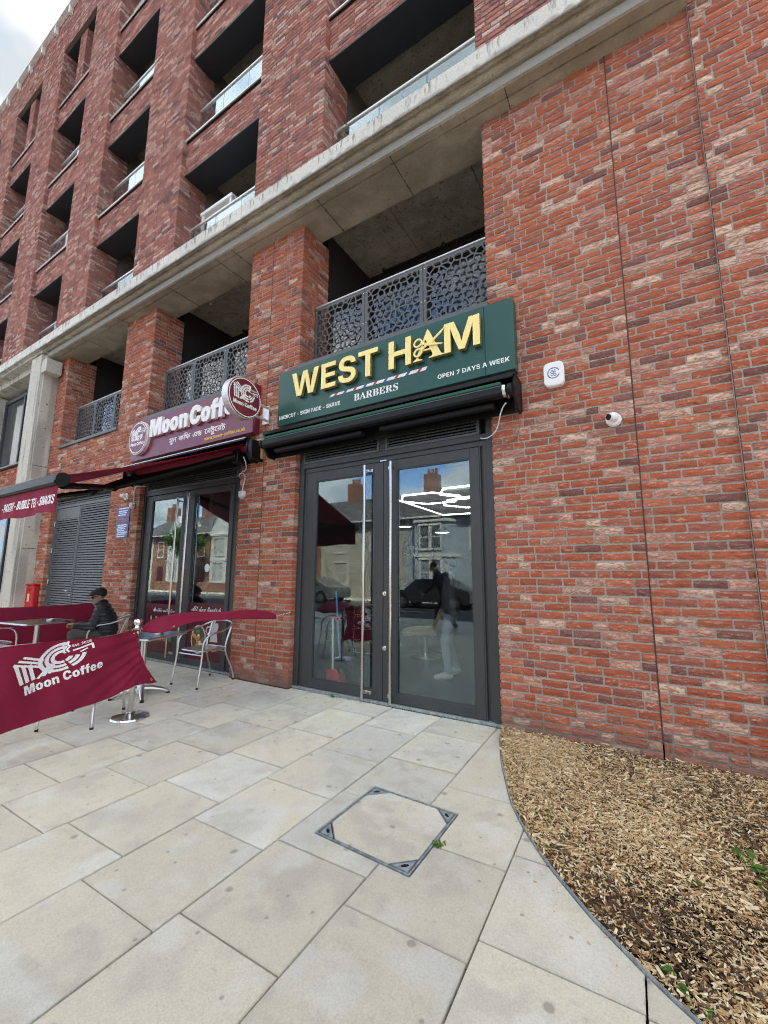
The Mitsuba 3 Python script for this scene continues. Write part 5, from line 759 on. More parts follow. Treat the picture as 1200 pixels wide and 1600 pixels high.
# ================================================================ small things on the wall
AB = thing('alarm_box', 'white rounded alarm box with a blue emblem, right of the green sign', 'alarm box')
rb = sbox(-.688, 3.258, -.508, 3.50).buffer(-.05).buffer(.05, quad_segs=6)
part(AB, 'case', cat(face_y(rb, D - .06, .0595), face_y(rb.buffer(-.008), D - .066, .006)), 'm_white', smooth=30)
ec, ez = -.598, 3.385
em = part(AB, 'emblem', cat(*[face_y(g, D - .0668, .0007) for g in ([LineString(arc(ec, ez, .052, a, a + 9, 4)).buffer(.005) for a in range(25, 340, 14)] + [LineString(arc(ec - .014, ez + .010, .012, 20, 290, 10)[::1] + arc(ec - .014, ez - .012, .012, 110, -160, 10)).buffer(.0035), LineString(arc(ec + .012, ez + .004, .012, 20, 290, 10) + arc(ec + .012, ez - .018, .012, 110, -160, 10)).buffer(.0035), LineString([(ec - .012, ez + .03), (ec, ez + .012), (ec + .012, ez + .03)]).buffer(.0035)])]), 'm_blueprint')
def dome_camera(label, x, z, y=D, s=1.0, turn=-1):
    k = thing('security_camera', label, 'camera', 'white security cameras on the brick wall')
    part(k, 'base', remap(lathe([(0, 0), (.062 * s, 0), (.064 * s, .012), (.055 * s, .03 * s), (.05 * s, .034 * s), (0, .034 * s)], n=28), lambda v: (v[:, 0] + x, y - .002 - v[:, 2], v[:, 1] + z)), 'm_white', smooth=40)
    d = np.array([turn * .62, -.72, -.12]); d /= np.linalg.norm(d); c = np.array([x, y - .062 * s, z + .012])
    part(k, 'ball', trimesh.creation.icosphere(3, .043 * s).apply_translation(c), 'm_white', smooth=True)
    e = c + d * .055 * s
    ln = part(k, 'housing', tube([c + d * .01, c + d * .04 * s, e], [.036 * s, .036 * s, .034 * s], 20), 'm_white', smooth=40)
    part(ln, 'lens', tube([e - d * .002, e + d * .003, e + d * .005], [.028 * s, .028 * s, .02 * s], 20), 'm_black', smooth=40)
dome_camera('white ball security camera with a dark lens alone on the right-hand brick wall', -.125, 2.835)
dome_camera('white ball security camera above the blue notice beside the cafe doors', -8.31, 2.89, s=1.05, turn=-.9)
def sensor(label, x, z, cab):
    k = thing('wall_sensor', label, 'sensor')
    part(k, 'case', cat(box(x - .05, x + .05, D - .075, D - .003, z - .045, z + .045, .012), box(x - .032, x + .032, D - .06, D - .01, z - .066, z - .046, .01)), 'm_offwhite')
    part(k, 'cable', tube(spline(cab), .009, 8), 'm_offwhite', smooth=60)
sensor('small white sensor box on a bent cable between the cafe doors and the barber doors', -5.0, 2.62, [(-5.0, D - .03, 2.66), (-5.0, D - .015, 2.80), (-5.0, D - .015, 2.92), (-5.03, D - .015, 2.945), (-5.10, D - .01, 2.95), (-5.17, D + .04, 2.92)])
sensor('small white junction box on a bent cable right beside the blue notice', -8.02, 2.70, [(-8.02, D - .03, 2.73), (-8.02, D - .015, 2.85), (-8.02, D - .015, 3.02), (-7.98, D - .015, 3.055), (-7.9, D - .012, 3.06), (-7.75, D + .04, 3.05)])
NT = thing('wall_notice', 'tall blue printed notice on the brick pier left of the cafe doors', 'notice')
part(NT, 'board', box(-8.58, -8.14, D - .012, D - .002, 2.11, 2.70, .002), 'm_poster')
part(NT, 'panel', face_y(sbox(-8.55, 2.38, -8.17, 2.50), D - .0128, .0007), 'm_poster_dark')
part(NT, 'print', cat(*[face_y(sbox(-8.54 + (k % 3) * .015, z_, -8.18 - (k % 4) * .03, z_ + .022), D - .0128, .0007) for k, z_ in enumerate((2.66, 2.61, 2.575, 2.535, 2.34, 2.305, 2.27, 2.235, 2.20, 2.165, 2.125))]), 'm_poster_pale')
part(NT, 'heading', cat(face_y(sbox(-8.50, 2.45, -8.24, 2.475), D - .0137, .0007), face_y(sbox(-8.42, 2.40, -8.30, 2.42), D - .0137, .0007), face_y(sbox(-8.545, 2.66, -8.52, 2.685), D - .0137, .0007)), 'm_red')
RB = thing('post_box', 'red metal box fixed low on the brick pier beside the concrete column', 'box')
part(RB, 'case', box(-12.06, -11.66, 4.05, D - .002, .42, 1.17, .02), 'm_red_box')
part(RB, 'lid', box(-12.07, -11.65, 4.035, D - .001, 1.172, 1.20, .01), 'm_red_box')
part(RB, 'notice', box(-11.92, -11.83, 4.042, 4.0498, .80, .98, .001), 'm_cream')
part(RB, 'slot', box(-11.95, -11.77, 4.042, 4.0498, 1.06, 1.075), 'm_black')

# ================================================================ cafe furniture
def xf(x, y, ang, z=0.0): return T().translate([x, y, z]).rotate([0, 0, 1], math.degrees(ang))
def moved(m, x, y, ang, z=0.0):
    m = m.copy(); m.apply_transform(trimesh.transformations.rotation_matrix(ang, (0, 0, 1))); m.apply_translation((x, y, z)); return m
hoop = spline([(-.255, -.27, 0), (-.25, -.235, .25), (-.247, -.215, .45), (-.25, -.20, .57), (-.262, -.13, .645), (-.27, .02, .675), (-.262, .17, .715), (-.215, .275, .76), (-.10, .315, .785), (0, .32, .79),
               (.10, .315, .785), (.215, .275, .76), (.262, .17, .715), (.27, .02, .675), (.262, -.13, .645), (.25, -.20, .57), (.247, -.215, .45), (.25, -.235, .25), (.255, -.27, 0)], 90)
seat_o = sbox(-.215, -.215, .215, .215).buffer(-.09).buffer(.09, quad_segs=8)
CHAIR = {}
mat('m_tabletop', proc(lambda p, n, uv: mi.Color3f(.40, .40, .40) * (.6 + .6 * noise(p.x * 55, p.y * 55, 1.0))), .30, 1.0)
def add_chair(label, x, y, ang):
    k = thing('cafe_chair', label, 'chair', 'aluminium cafe armchairs')
    W = xf(x, y, ang)
    defs = [('arm_frame', lambda: tube(hoop, .0125, 10), 'm_alu', 40)]
    for s in (-1, 1):
        defs.append(('rear_leg', (lambda s=s: tube(spline([(s * .20, .285, .765), (s * .195, .235, .60), (s * .19, .20, .44), (s * .215, .27, .22), (s * .235, .325, 0)], 24), .0125, 10)), 'm_alu', 40))
    defs += [('stretcher', lambda: cyl((-.235, -.20, .395), (.235, -.20, .395), .010, 8), 'm_alu', 40), ('stretcher', lambda: cyl((-.2, .20, .40), (.2, .20, .40), .010, 8), 'm_alu', 40)]
    defs.append(('seat_rim', lambda: tube([(p[0], p[1], .445) for p in list(seat_o.exterior.coords)[:-1]], .011, 8, True), 'm_alu', 40))
    for i in range(7):
        q = sbox(-.22, -.20 + i * .0585, .22, -.155 + i * .0585).intersection(seat_o.buffer(-.008))
        defs.append(('seat_slat', (lambda q=q: plate_z(q, .452, .006)), 'm_alu', False))
    for i, z_ in enumerate((.60, .675)):
        defs.append(('back_slat', (lambda z_=z_: shell(np.array([[(.19 * math.sin(t), .225 + .055 * (z_ - .55) / .1 + .05 * math.cos(t * 1.3) - .03, z_ + dz) for dz in (0, .035)] for t in np.linspace(-1.35, 1.35, 16)]), .003)), 'm_alu', 40) if False else None)
    defs = [d for d in defs if d]
    for s in (-1, 1):
        for yy in (-.27, .325):
            defs.append(('foot_cap', (lambda s=s, yy=yy: cyl((s * (.255 if yy < 0 else .235), yy, 0), (s * (.254 if yy < 0 else .234), yy - .003 * (1 if yy > 0 else -1), .022), .0155, 10)), 'm_rubber', False))
    for i, (nm, fn, m_, sm) in enumerate(defs):
        if i not in CHAIR: CHAIR[i] = (mikit.ply(fn(), m_, smooth=sm))
        scene[num(k + '__' + nm)] = {**CHAIR[i], 'to_world': W}
    return k
add_chair('silver armchair in front of the cafe doors, facing out with its back to the glass', -5.18, 3.78, 0.05)
add_chair('silver armchair half hidden by the maroon banner, only its legs showing below the cloth', -4.90, 2.25, math.radians(218.9))
add_chair('silver armchair at the far left edge, empty, with a curved tube arm', -8.06, 2.34, math.radians(195))
MAN_A = math.radians(-32)
add_chair('silver armchair carrying the seated man in the dark jacket', -7.33, 3.56, MAN_A)
TAB = {}
def add_table(label, x, y, ang):
    k = thing('cafe_table', label, 'table', 'square metal cafe tables')
    top = sbox(-.335, -.335, .335, .335).buffer(-.04).buffer(.04)
    defs = [('top', lambda: cat(plate_z(top, .715, .022), plate_z(top.buffer(-.012), .717, .002)), 'm_tabletop', False), ('edge_band', lambda: tube([(p[0], p[1], .704) for p in list(top.exterior.coords)[:-1]], .0135, 8, True), 'm_alu', 40),
            ('column', lambda: cat(cyl((0, 0, .05), (0, 0, .69), .034, 20), lathe([(0, .05), (.06, .05), (.05, .10), (.034, .13)], n=20)), 'm_alu', 40)]
    for i in range(4):
        a = math.pi / 4 + i * math.pi / 2; c, s = math.cos(a), math.sin(a)
        defs.append(('foot', (lambda c=c, s=s: tube([(c * r, s * r, z_) for r, z_ in ((.02, .085), (.12, .078), (.22, .055), (.30, .022))], [.036, .034, .028, .019], 10)), 'm_alu', 40))
        defs.append(('foot_pad', (lambda c=c, s=s: cyl((c * .298, s * .298, 0), (c * .298, s * .298, .014), .022, 12)), 'm_rubber', False))
    for i, (nm, fn, m_, sm) in enumerate(defs):
        if i not in TAB: TAB[i] = mikit.ply(fn(), m_, smooth=sm)
        scene[num(k + '__' + nm)] = {**TAB[i], 'to_world': xf(x, y, ang)}
    return k
add_table('small square metal table beside the chrome barrier post', -5.22, 2.98, math.radians(20))
add_table('small square metal table with an ashtray in front of the seated man', -7.98, 2.88, math.radians(8))
def ashtray(x, y, label):
    solo('ashtray', lathe([(0, .004), (.035, .004), (.042, .03), (.050, .032), (.052, .026), (.045, 0), (0, 0)], (x, y, .7175), 24), 'm_chrome', label, 'ashtray', smooth=40)
ashtray(-7.82, 2.98, 'small chrome ashtray on the table in front of the seated man')
ashtray(-5.1, 3.08, 'small chrome ashtray on the table beside the barrier post')
def post(label, x, y):
    k = thing('barrier_post', label, 'barrier post', 'chrome barrier posts of the cafe terrace')
    part(k, 'base', lathe([(0, .0), (.172, 0), (.176, .008), (.168, .022), (.13, .034), (.05, .046), (.034, .06), (0, .06)], (x, y, .002), 48), 'm_chrome', smooth=40)
    part(k, 'pole', cyl((x, y, .06), (x, y, .875), .0255, 24), 'm_steel', smooth=40)
    part(k, 'collar', lathe([(0, .0), (.045, 0), (.047, .006), (.03, .012), (.02, .03), (.024, .036), (0, .036)], (x, y, .876), 28), 'm_chrome', smooth=40)
    part(k, 'finial', trimesh.creation.icosphere(3, .043).apply_translation((x, y, .945)), 'm_chrome', smooth=True)
    part(k, 'clip', cat(*[tube([(x + .052 * math.cos(a) + .016 * math.cos(t) * math.cos(a), y + .052 * math.sin(a) + .016 * math.cos(t) * math.sin(a), .862 + .016 * math.sin(t)) for t in np.linspace(0, 6.0, 12)], .003, 6) for a in (0.3, 1.9, 3.4, 5.0)]), 'm_steel', smooth=40)
    return k
SX, SY0 = -4.54, 2.51
post('chrome barrier post holding the front corner of the lettered maroon banner', SX, SY0)
# ---- banners
def bx_(y, z):
    return -4.475 + .026 * np.sin(5.2 * y + 2.6 * z) + .014 * np.sin(11 * y - 5 * z + 1) + .006 * np.sin(23 * y + 9 * z) + .010 * np.sin(30 * (z - .865) / (np.abs(2.52 - y) + .35)) * np.exp(-((2.5 - y) / .45) ** 2) + .05 * np.clip((.55 - z) / .35, 0, 1) ** 2 * np.clip((y - 1.7) / .9, 0, 1) - .05 * np.clip((z - .6) / .26, 0, 1) * np.clip((y - 1.9) / .6, 0, 1)
nu, nv = 70, 26; P = np.zeros((nu, nv, 3))
for i, u in enumerate(np.linspace(0, 1, nu)):
    for j, v in enumerate(np.linspace(0, 1, nv)):
        y = 2.50 - 1.72 * u + .20 * v ** 2 * (1 - u) ** 3 - .02 * math.sin(v * 3.1) * (1 - u) ** 6
        zt = .865 - .03 * math.sin(math.pi * u) - .01 * math.sin(9 * u); h = .585 + .09 * u - .03 * math.cos(4 * u) - .06 * math.exp(-((u - .10) / .08) ** 2) * v
        z = zt - v * h; P[i, j] = (bx_(y, z), y, z)
BN = thing('banner', 'maroon windblown barrier banner lettered Moon Coffee with a white striped emblem', 'banner', None)
cl = part(BN, 'cloth', shell(P, .003), 'm_maroon_cloth', smooth=40)
def on_banner(g, k=0, a=math.radians(12.7), o=(1.585, .43)):
    m = ext(g, .0012); v, f = trimesh.remesh.subdivide_to_size(m.vertices, m.faces, .035)
    y = o[0] + v[:, 0] * math.cos(a) - v[:, 1] * math.sin(a); z = o[1] + v[:, 0] * math.sin(a) + v[:, 1] * math.cos(a)
    m = trimesh.Trimesh(np.stack([bx_(y, z) + .0022 + v[:, 2] + .00003 * k, y, z], -1), f, process=False); return m
part(BN, 'emblem', cat(*[on_banner(g, i) for i, g in enumerate(logo_at(-.035, .10, .335, .225))]), 'm_white')
for c, g in letters('black', 'Moon Coffee', 0, 0, .078, width=.605): part(BN, 'letter', on_banner(g), 'm_white')
part(BN, 'hem', tube(P[:, 0] + [0, 0, .002], .0055, 6), 'm_maroon_cloth', smooth=60)
part(BN, 'hem', tube(P[:, -1] + [0, 0, -.001], .005, 6), 'm_maroon_cloth', smooth=60)
for j in (1, 24):
    part(BN, 'eyelet', trimesh.creation.torus(.011, .0035, 18, 8).apply_transform(trimesh.transformations.rotation_matrix(math.pi / 2, (0, 1, 0))).apply_translation(P[1, j] + [.003, -.012, -.012 if j == 1 else .014]), 'm_gold', smooth=40)
part(BN, 'tie', tube([(P[0, 0] + [0, -.01, -.01]), (-4.50, 2.515, .868), (-4.515, 2.51, .866)], .0035, 6), 'm_black')
post('chrome barrier post at the road end of the lettered banner', -4.46, .745)
# loose banner blown out flat towards the wall
U_ = spline([(-4.575, 2.525, .868), (-4.575, 2.62, .915), (-4.58, 2.74, .972), (-4.433, 3.05, 1.009), (-4.261, 3.35, 1.011), (-4.053, 3.65, 1.012), (-3.985, 3.82, .985), (-3.965, 3.90, .935)], 44)
L0 = spline([(-4.555, 2.53, .85), (-4.40, 2.57, .845), (-4.188, 2.62, .870), (-4.11, 2.80, .935), (-3.977, 3.05, .955), (-3.864, 3.30, .953), (-3.80, 3.62, .927), (-3.90, 3.84, .905)], 44)
Q = np.zeros((44, 14, 3))
for i in range(44):
    for j, v in enumerate(np.linspace(0, 1, 14)):
        Q[i, j] = U_[i] * (1 - v) + L0[i] * v + np.array([0, 0, .020 * math.sin(math.pi * v) * math.sin(math.pi * i / 43) + .006 * math.sin(i * .45 + v * 3) + .035 * math.exp(-((i - 10) / 4.0) ** 2) * math.sin(math.pi * v) ** 2])
LB = thing('banner', 'loose maroon banner blown out flat between the barrier post and the brick pier', 'banner')
part(LB, 'cloth', shell(Q, .003), 'm_maroon_cloth', smooth=40)
part(LB, 'hem', tube(L0, .005, 6), 'm_maroon_cloth', smooth=60)
part(LB, 'eyelet', trimesh.creation.torus(.013, .004, 20, 8).apply_transform(trimesh.transformations.rotation_matrix(.9, (1, .4, 0))).apply_translation(tuple(L0[11] + [-.02, .012, .012])), 'm_gold', smooth=40)
part(LB, 'tie', tube([(-3.955, 3.90, .93), (-3.97, 4.04, .945), (-3.975, 4.165, .95)], .004, 6), 'm_offwhite')
# banner between the wall and the far side of the terrace
R_ = np.zeros((50, 16, 3))
for i, u in enumerate(np.linspace(0, 1, 50)):
    for j, v in enumerate(np.linspace(0, 1, 16)):
        y = 4.12 - 1.95 * u; z = .905 - .035 * math.sin(math.pi * u) - .62 * v
        R_[i, j] = (-8.83 - .36 * u + .025 * math.sin(6 * u + 2 * v) + .02 * math.sin(15 * u - 3 * v) * v, y, z)
solo('banner', shell(R_, .003), 'm_maroon_cloth', 'plain maroon banner standing behind the seated man and his table', 'banner', smooth=40)
post('chrome barrier post at the far end of the plain banner', -9.21, 2.15)

# ================================================================ people
mat('m_skin', proc(lambda p, n, uv: mi.Color3f(.33, .19, .125) * (.85 + .3 * noise(p.x * 60, p.y * 60, p.z * 60))), .55)
mat('m_skin_light', (.46, .28, .20), .5)
mat('m_jacket', proc(lambda p, n, uv: mi.Color3f(.014, .015, .020) * (.7 + .6 * noise(p.x * 25, p.y * 25, p.z * 25))), .5)
mat('m_trousers', proc(lambda p, n, uv: mi.Color3f(.075, .066, .062) * (.8 + .4 * noise(p.x * 40, p.y * 40, p.z * 40))), .85)
mat('m_darkcloth', (.018, .018, .022), .8)
mat('m_jeans', proc(lambda p, n, uv: mi.Color3f(.36, .42, .50) * (.8 + .35 * fbm(p.x * 22, p.y * 22, p.z * 14))), .85)
mat('m_greytop', (.07, .07, .078), .85)
mat('m_hair', (.02, .015, .012), .6)
mat('m_beard', (.22, .20, .19), .9)
mat('m_trainer', (.70, .69, .66), .5)
def ball(p, r, seg=20): return m3.Manifold.sphere(r, seg).translate(tuple(map(float, p)))
def bone(p0, r0, p1, r1): return m3.Manifold.batch_hull([ball(p0, r0), ball(p1, r1)])
def ellip(c, rx, ry, rz, R=None):
    m = m3.Manifold.sphere(1.0, 28).scale((rx, ry, rz))
    if R is not None: m = m.transform(np.hstack([R, np.zeros((3, 1))]))
    return m.translate(tuple(map(float, c)))
def fuse(ms, res=.018, it=8):
    m = m3.Manifold.batch_boolean(ms, m3.OpType.Add).refine_to_length(res).to_mesh()
    t = trimesh.Trimesh(m.vert_properties[:, :3], m.tri_verts, process=True); trimesh.smoothing.filter_taubin(t, iterations=it); return t
def build_person(key, J, look, mats, hat=None, beard=False, glasses=False, hair=True, curl=.6, bulk=1.0):
    """J: joints in world space. look: unit vector the face looks along."""
    up = np.array([0, 0, 1.]); J = {k: np.array(v, float) for k, v in J.items()}; f = np.array(look, float); f /= np.linalg.norm(f)
    r = np.cross(f, up); r /= np.linalg.norm(r); u = np.cross(r, f); Rm = np.stack([r, f, u], 1); H = J['head']
    hp = lambda a, b, c: H + r * a + f * b + u * c
    head = [ellip(hp(0, -.012, .035), .074, .094, .088, Rm), ellip(hp(0, .018, -.035), .056, .070, .075, Rm), m3.Manifold.batch_hull([ball(hp(0, .075, -.082), .022), ball(hp(.035, .02, -.07), .024), ball(hp(-.035, .02, -.07), .024)]),
            m3.Manifold.batch_hull([ball(hp(0, .086, .015), .010), ball(hp(0, .108, -.022), .013), ball(hp(.012, .088, -.026), .010), ball(hp(-.012, .088, -.026), .010)]),
            m3.Manifold.batch_hull([ball(hp(-.03, .078, .028), .012), ball(hp(.03, .078, .028), .012)]), m3.Manifold.batch_hull([ball(hp(-.018, .082, -.055), .009), ball(hp(.018, .082, -.055), .009)])]
    for s in (-1, 1): head.append(ellip(hp(s * .077, -.005, -.005), .010, .020, .030, Rm))
    body = head + [bone(J['neck'], .055, H + f * -.01 - u * .05, .052)]
    sh = (J['sl'] + J['sr']) / 2; hip = (J['hl'] + J['hr']) / 2
    body += [m3.Manifold.batch_hull([ball(J['sl'], .055), ball(J['sr'], .055), ball(sh * .55 + hip * .45 + (J['sl'] - sh) * .55, .10), ball(sh * .55 + hip * .45 + (J['sr'] - sh) * .55, .10), ball(J['neck'], .06)]),
             m3.Manifold.batch_hull([ball(sh * .55 + hip * .45 + (J['sl'] - sh) * .5, .10), ball(sh * .55 + hip * .45 + (J['sr'] - sh) * .5, .10), ball(J['hl'], .09), ball(J['hr'], .09)])]
    cl, tr = [], []
    for s in 'lr':
        body += [bone(J['s' + s], .05, J['e' + s], .038), bone(J['e' + s], .040, J['w' + s], .026), bone(J['h' + s], .085, J['k' + s], .055), bone(J['k' + s], .055, J['a' + s], .036), bone(J['a' + s], .036, J['t' + s], .03)]
        cl += [bone(J['s' + s], .072 * bulk, J['e' + s], .058 * bulk), bone(J['e' + s], .058 * bulk, J['w' + s] * .96 + J['e' + s] * .04, .042)]
        tr += [bone(J['h' + s], .105, J['k' + s], .073), bone(J['k' + s], .072, J['a' + s] + np.array([0, 0, .02]), .052)]
        # hand: palm, four fingers and a thumb
        d = J['w' + s] - J['e' + s]; d /= np.linalg.norm(d); side = np.cross(d, up); side /= np.linalg.norm(side) + 1e-9; nrm = np.cross(side, d)
        w0 = J['w' + s]; pal = w0 + d * .085
        hand = [m3.Manifold.batch_hull([ball(w0 + d * .01 + side * q, .018) for q in (-.015, .015)] + [ball(pal + side * q, .015) for q in (-.03, .03)])]
        inn = 1 if s == 'l' else -1
        for i, (q, L) in enumerate(((-.031, .062), (-.011, .075), (.010, .078), (.031, .066))):
            a0 = pal + side * q; a1 = a0 + (d * math.cos(curl * .6) - nrm * math.sin(curl * .6)) * L * .5; a2 = a1 + (d * math.cos(curl * 1.8) - nrm * math.sin(curl * 1.8)) * L * .5
            hand += [bone(a0, .0105, a1, .0095), bone(a1, .0095, a2, .008)]
        th0 = w0 + d * .03 + side * .024 * inn; th1 = th0 + (d * .7 + side * inn * .7) * .042; th2 = th1 + (d * .9 - nrm * .4) * .032
        hand += [bone(th0, .014, th1, .0115), bone(th1, .0115, th2, .009)]
        body += [fz for fz in hand]
    put(key, fuse(body, .012, 6), mats['skin'], smooth=True)
    torso = [m3.Manifold.batch_hull([ball(J['sl'], .075 * bulk), ball(J['sr'], .075 * bulk), ball(sh * .5 + hip * .5 + (J['sl'] - sh) * .62, .125 * bulk), ball(sh * .5 + hip * .5 + (J['sr'] - sh) * .62, .125 * bulk), ball(J['neck'] - up * .03, .075 * bulk)]),
             m3.Manifold.batch_hull([ball(sh * .5 + hip * .5 + (J['sl'] - sh) * .62, .125 * bulk), ball(sh * .5 + hip * .5 + (J['sr'] - sh) * .62, .125 * bulk), ball(J['hl'] + up * .03, .115 * bulk), ball(J['hr'] + up * .03, .115 * bulk)])]
    jk = fuse(torso + cl + [m3.Manifold.batch_hull([ball(J['neck'] + f * .03, .062), ball(J['neck'] - f * .03, .064), ball(J['neck'] + up * .04, .058)])], .02, 10)
    n = jk.vertex_normals; q = np.array(jk.vertices); jk.vertices = q + n * (.008 * np.sin(q[:, 2:] * 95) * (mats.get('quilt', 0)) + .010 * (meshkit.noise(q * 14) - .5)[:, None])
    part(key, 'jacket', jk, mats['top'], smooth=True)
    part(key, 'trousers', fuse(tr + [m3.Manifold.batch_hull([ball(J['hl'], .112), ball(J['hr'], .112)])], .02, 10), mats['legs'], smooth=True)
    for s in 'lr':
        a, t = J['a' + s], J['t' + s]; d = (t - a) * [1, 1, 0]; d /= np.linalg.norm(d) + 1e-9; z0 = min(a[2], t[2])
        part(key, 'shoe', fuse([m3.Manifold.batch_hull([ball(a - d * .03 - up * .035, .042), ball(a - up * .01, .048), ball(t - up * .012, .034), ball(t + d * .05 - up * .015, .028)])], .015, 4), mats['shoe'], smooth=True)
    for s in (-1, 1):
        part(key, 'eye', trimesh.creation.icosphere(2, .011).apply_translation(hp(s * .031, .074, .008)), 'm_white' if not glasses else 'm_black', smooth=True)
    if hair:
        hr = fuse([ellip(hp(0, -.028, .05), .082, .098, .090, Rm) - ellip(hp(0, .085, -.02), .10, .09, .10, Rm)], .014, 4); part(key, 'hair', hr, 'm_hair', smooth=True)
    if beard: part(key, 'beard', fuse([m3.Manifold.batch_hull([ball(hp(0, .080, -.088), .026), ball(hp(.046, .03, -.055), .022), ball(hp(-.046, .03, -.055), .022), ball(hp(.03, .07, -.06), .016), ball(hp(-.03, .07, -.06), .016)]) - ball(hp(0, .105, -.052), .022)], .01, 3), 'm_beard', smooth=True)
    if glasses:
        part(key, 'glasses', cat(*[box(-.026, .026, -.004, .004, -.017, .017, .004).apply_transform(np.vstack([np.hstack([Rm, hp(s * .034, .094, .010)[:, None]]), [0, 0, 0, 1]])) for s in (-1, 1)], *[tube([hp(s * .06, .09, .016), hp(s * .078, .04, .018), hp(s * .08, -.02, .012)], .004, 6) for s in (-1, 1)], tube([hp(-.06, .095, .02), hp(.06, .095, .02)], .004, 6)), 'm_black')
    if hat == 'cap':
        cap = fuse([ellip(hp(0, -.005, .062), .092, .112, .066, Rm) - m3.Manifold.batch_hull([ellip(hp(0, 0, .0), .2, .2, .045, Rm)]), m3.Manifold.batch_hull([ellip(hp(0, .085, .052), .070, .062, .010, Rm), ellip(hp(0, .05, .075), .075, .05, .02, Rm)])], .012, 4)
        part(key, 'flat_cap', cap, 'm_darkcloth', smooth=True)
up = np.array([0, 0, 1.])
def seated(pel, yaw, head):
    f = np.array([math.sin(yaw) * -1, -math.cos(yaw), 0]) if False else np.array([math.sin(yaw), -math.cos(yaw), 0.0]); r = np.cross(f, up); pel = np.array(pel, float)
    return f, r, pel
f_ = np.array([math.sin(MAN_A), -math.cos(MAN_A), 0.0]); r_ = np.cross(f_, up); pel = np.array([-7.32, 3.575, .535])
Jm = dict(hl=pel - r_ * .09, hr=pel + r_ * .09, neck=pel + f_ * .115 + up * .425, head=pel + f_ * .165 + up * .545)
chest = pel + f_ * .085 + up * .36
Jm |= dict(sl=chest - r_ * .185, sr=chest + r_ * .185, el=chest - r_ * .235 + f_ * .09 - up * .25, er=chest + r_ * .235 + f_ * .10 - up * .25)
hc = pel + f_ * .44 + up * .135
Jm |= dict(wl=hc - r_ * .10 - f_ * .03, wr=hc + r_ * .09 - f_ * .05 - up * .01, kl=pel + f_ * .43 - r_ * .13 + up * .0, kr=pel + f_ * .44 + r_ * .13 + up * .01)
Jm |= dict(al=Jm['kl'] * [1, 1, 0] + f_ * .0 + up * .085, ar=Jm['kr'] * [1, 1, 0] - f_ * .06 + up * .085)
Jm |= dict(tl=Jm['al'] + f_ * .13 - up * .045, tr=Jm['ar'] + f_ * .13 - up * .045)
MAN = thing('person', 'seated man in a dark padded jacket, flat cap and glasses, looking down at his phone', 'person')
build_person(MAN, Jm, f_ + np.array([.22, -.05, -.30]), dict(skin='m_skin', top='m_jacket', legs='m_trousers', shoe='m_black', quilt=1.0), 'cap', True, True, True, 1.0, 1.2)
part(MAN, 'chest_badge', box(-.022, .022, -.003, .003, -.009, .009).apply_transform(trimesh.transformations.rotation_matrix(MAN_A + .9, (0, 0, 1))).apply_translation(chest + f_ * .03 - r_ * .175 + np.array([.075, -.02, -.06])), 'm_offwhite')
ph = hc + f_ * .055 + up * .022
solo('phone', box(-.036, .036, -.075, .075, -.005, .005, .003).apply_transform(trimesh.transformations.rotation_matrix(.55, (1, 0, 0))).apply_transform(trimesh.transformations.rotation_matrix(math.pi + MAN_A, (0, 0, 1))).apply_translation(ph), 'm_black', 'dark phone held in the hands of the seated man', 'phone')

def walker(pos, yaw, s=1.0, stride=.34, lean=.06, arms=.25):
    f = np.array([math.cos(yaw), math.sin(yaw), 0.0]); r = np.cross(f, up); p = np.array([*pos, 0.0])
    hp_ = p + up * .93 * s; ch = hp_ + up * .50 * s + f * lean
    J = dict(hl=hp_ - r * .09, hr=hp_ + r * .09, neck=ch + up * .07 * s + f * lean * .3, head=ch + up * .22 * s + f * lean * .9, sl=ch - r * .19, sr=ch + r * .19)
    J |= dict(al=p + f * stride - r * .09 + up * .09, ar=p - f * stride + r * .09 + up * .13)
    J |= dict(kl=(J['hl'] + J['al']) / 2 + f * .06, kr=(J['hr'] + J['ar']) / 2 + f * .10)
    J |= dict(tl=J['al'] + f * .13 - up * .045, tr=J['ar'] + f * .12 - up * .08)
    J |= dict(el=J['sl'] - up * .27 * s - f * arms * .5 - r * .05, er=J['sr'] - up * .27 * s + f * arms * .4 + r * .05)
    J |= dict(wl=J['el'] - up * .22 * s - f * arms * .1, wr=J['er'] - up * .17 * s + f * arms * .8)
    return J, f
J1, f1 = walker((-4.45, -1.75), math.radians(170), 1.0, .30, .16)
PW = thing('person', 'passer-by in dark clothes with a backpack walking past, mirrored in the barber shop door', 'person')
build_person(PW, J1, f1 + [0, 0, -.25], dict(skin='m_skin_light', top='m_darkcloth', legs='m_darkcloth', shoe='m_trainer'))
bpk = (np.array(J1['sl']) + J1['sr']) / 2 - f1 * .20 - up * .16
part(PW, 'backpack', fuse([m3.Manifold.batch_hull([ball(bpk + up * .16 + f1 * .02, .10), ball(bpk - up * .14, .13), ball(bpk - up * .14 + f1 * .05, .12)])], .02, 6), 'm_darkcloth', smooth=True)
J2, f2 = walker((-2.40, 5.80), math.radians(200), .96, .05, .02, .1)
PC = thing('person', 'customer in pale jeans and white trainers standing inside behind the barber shop glass', 'person')
build_person(PC, J2, f2, dict(skin='m_skin', top='m_greytop', legs='m_jeans', shoe='m_trainer'))

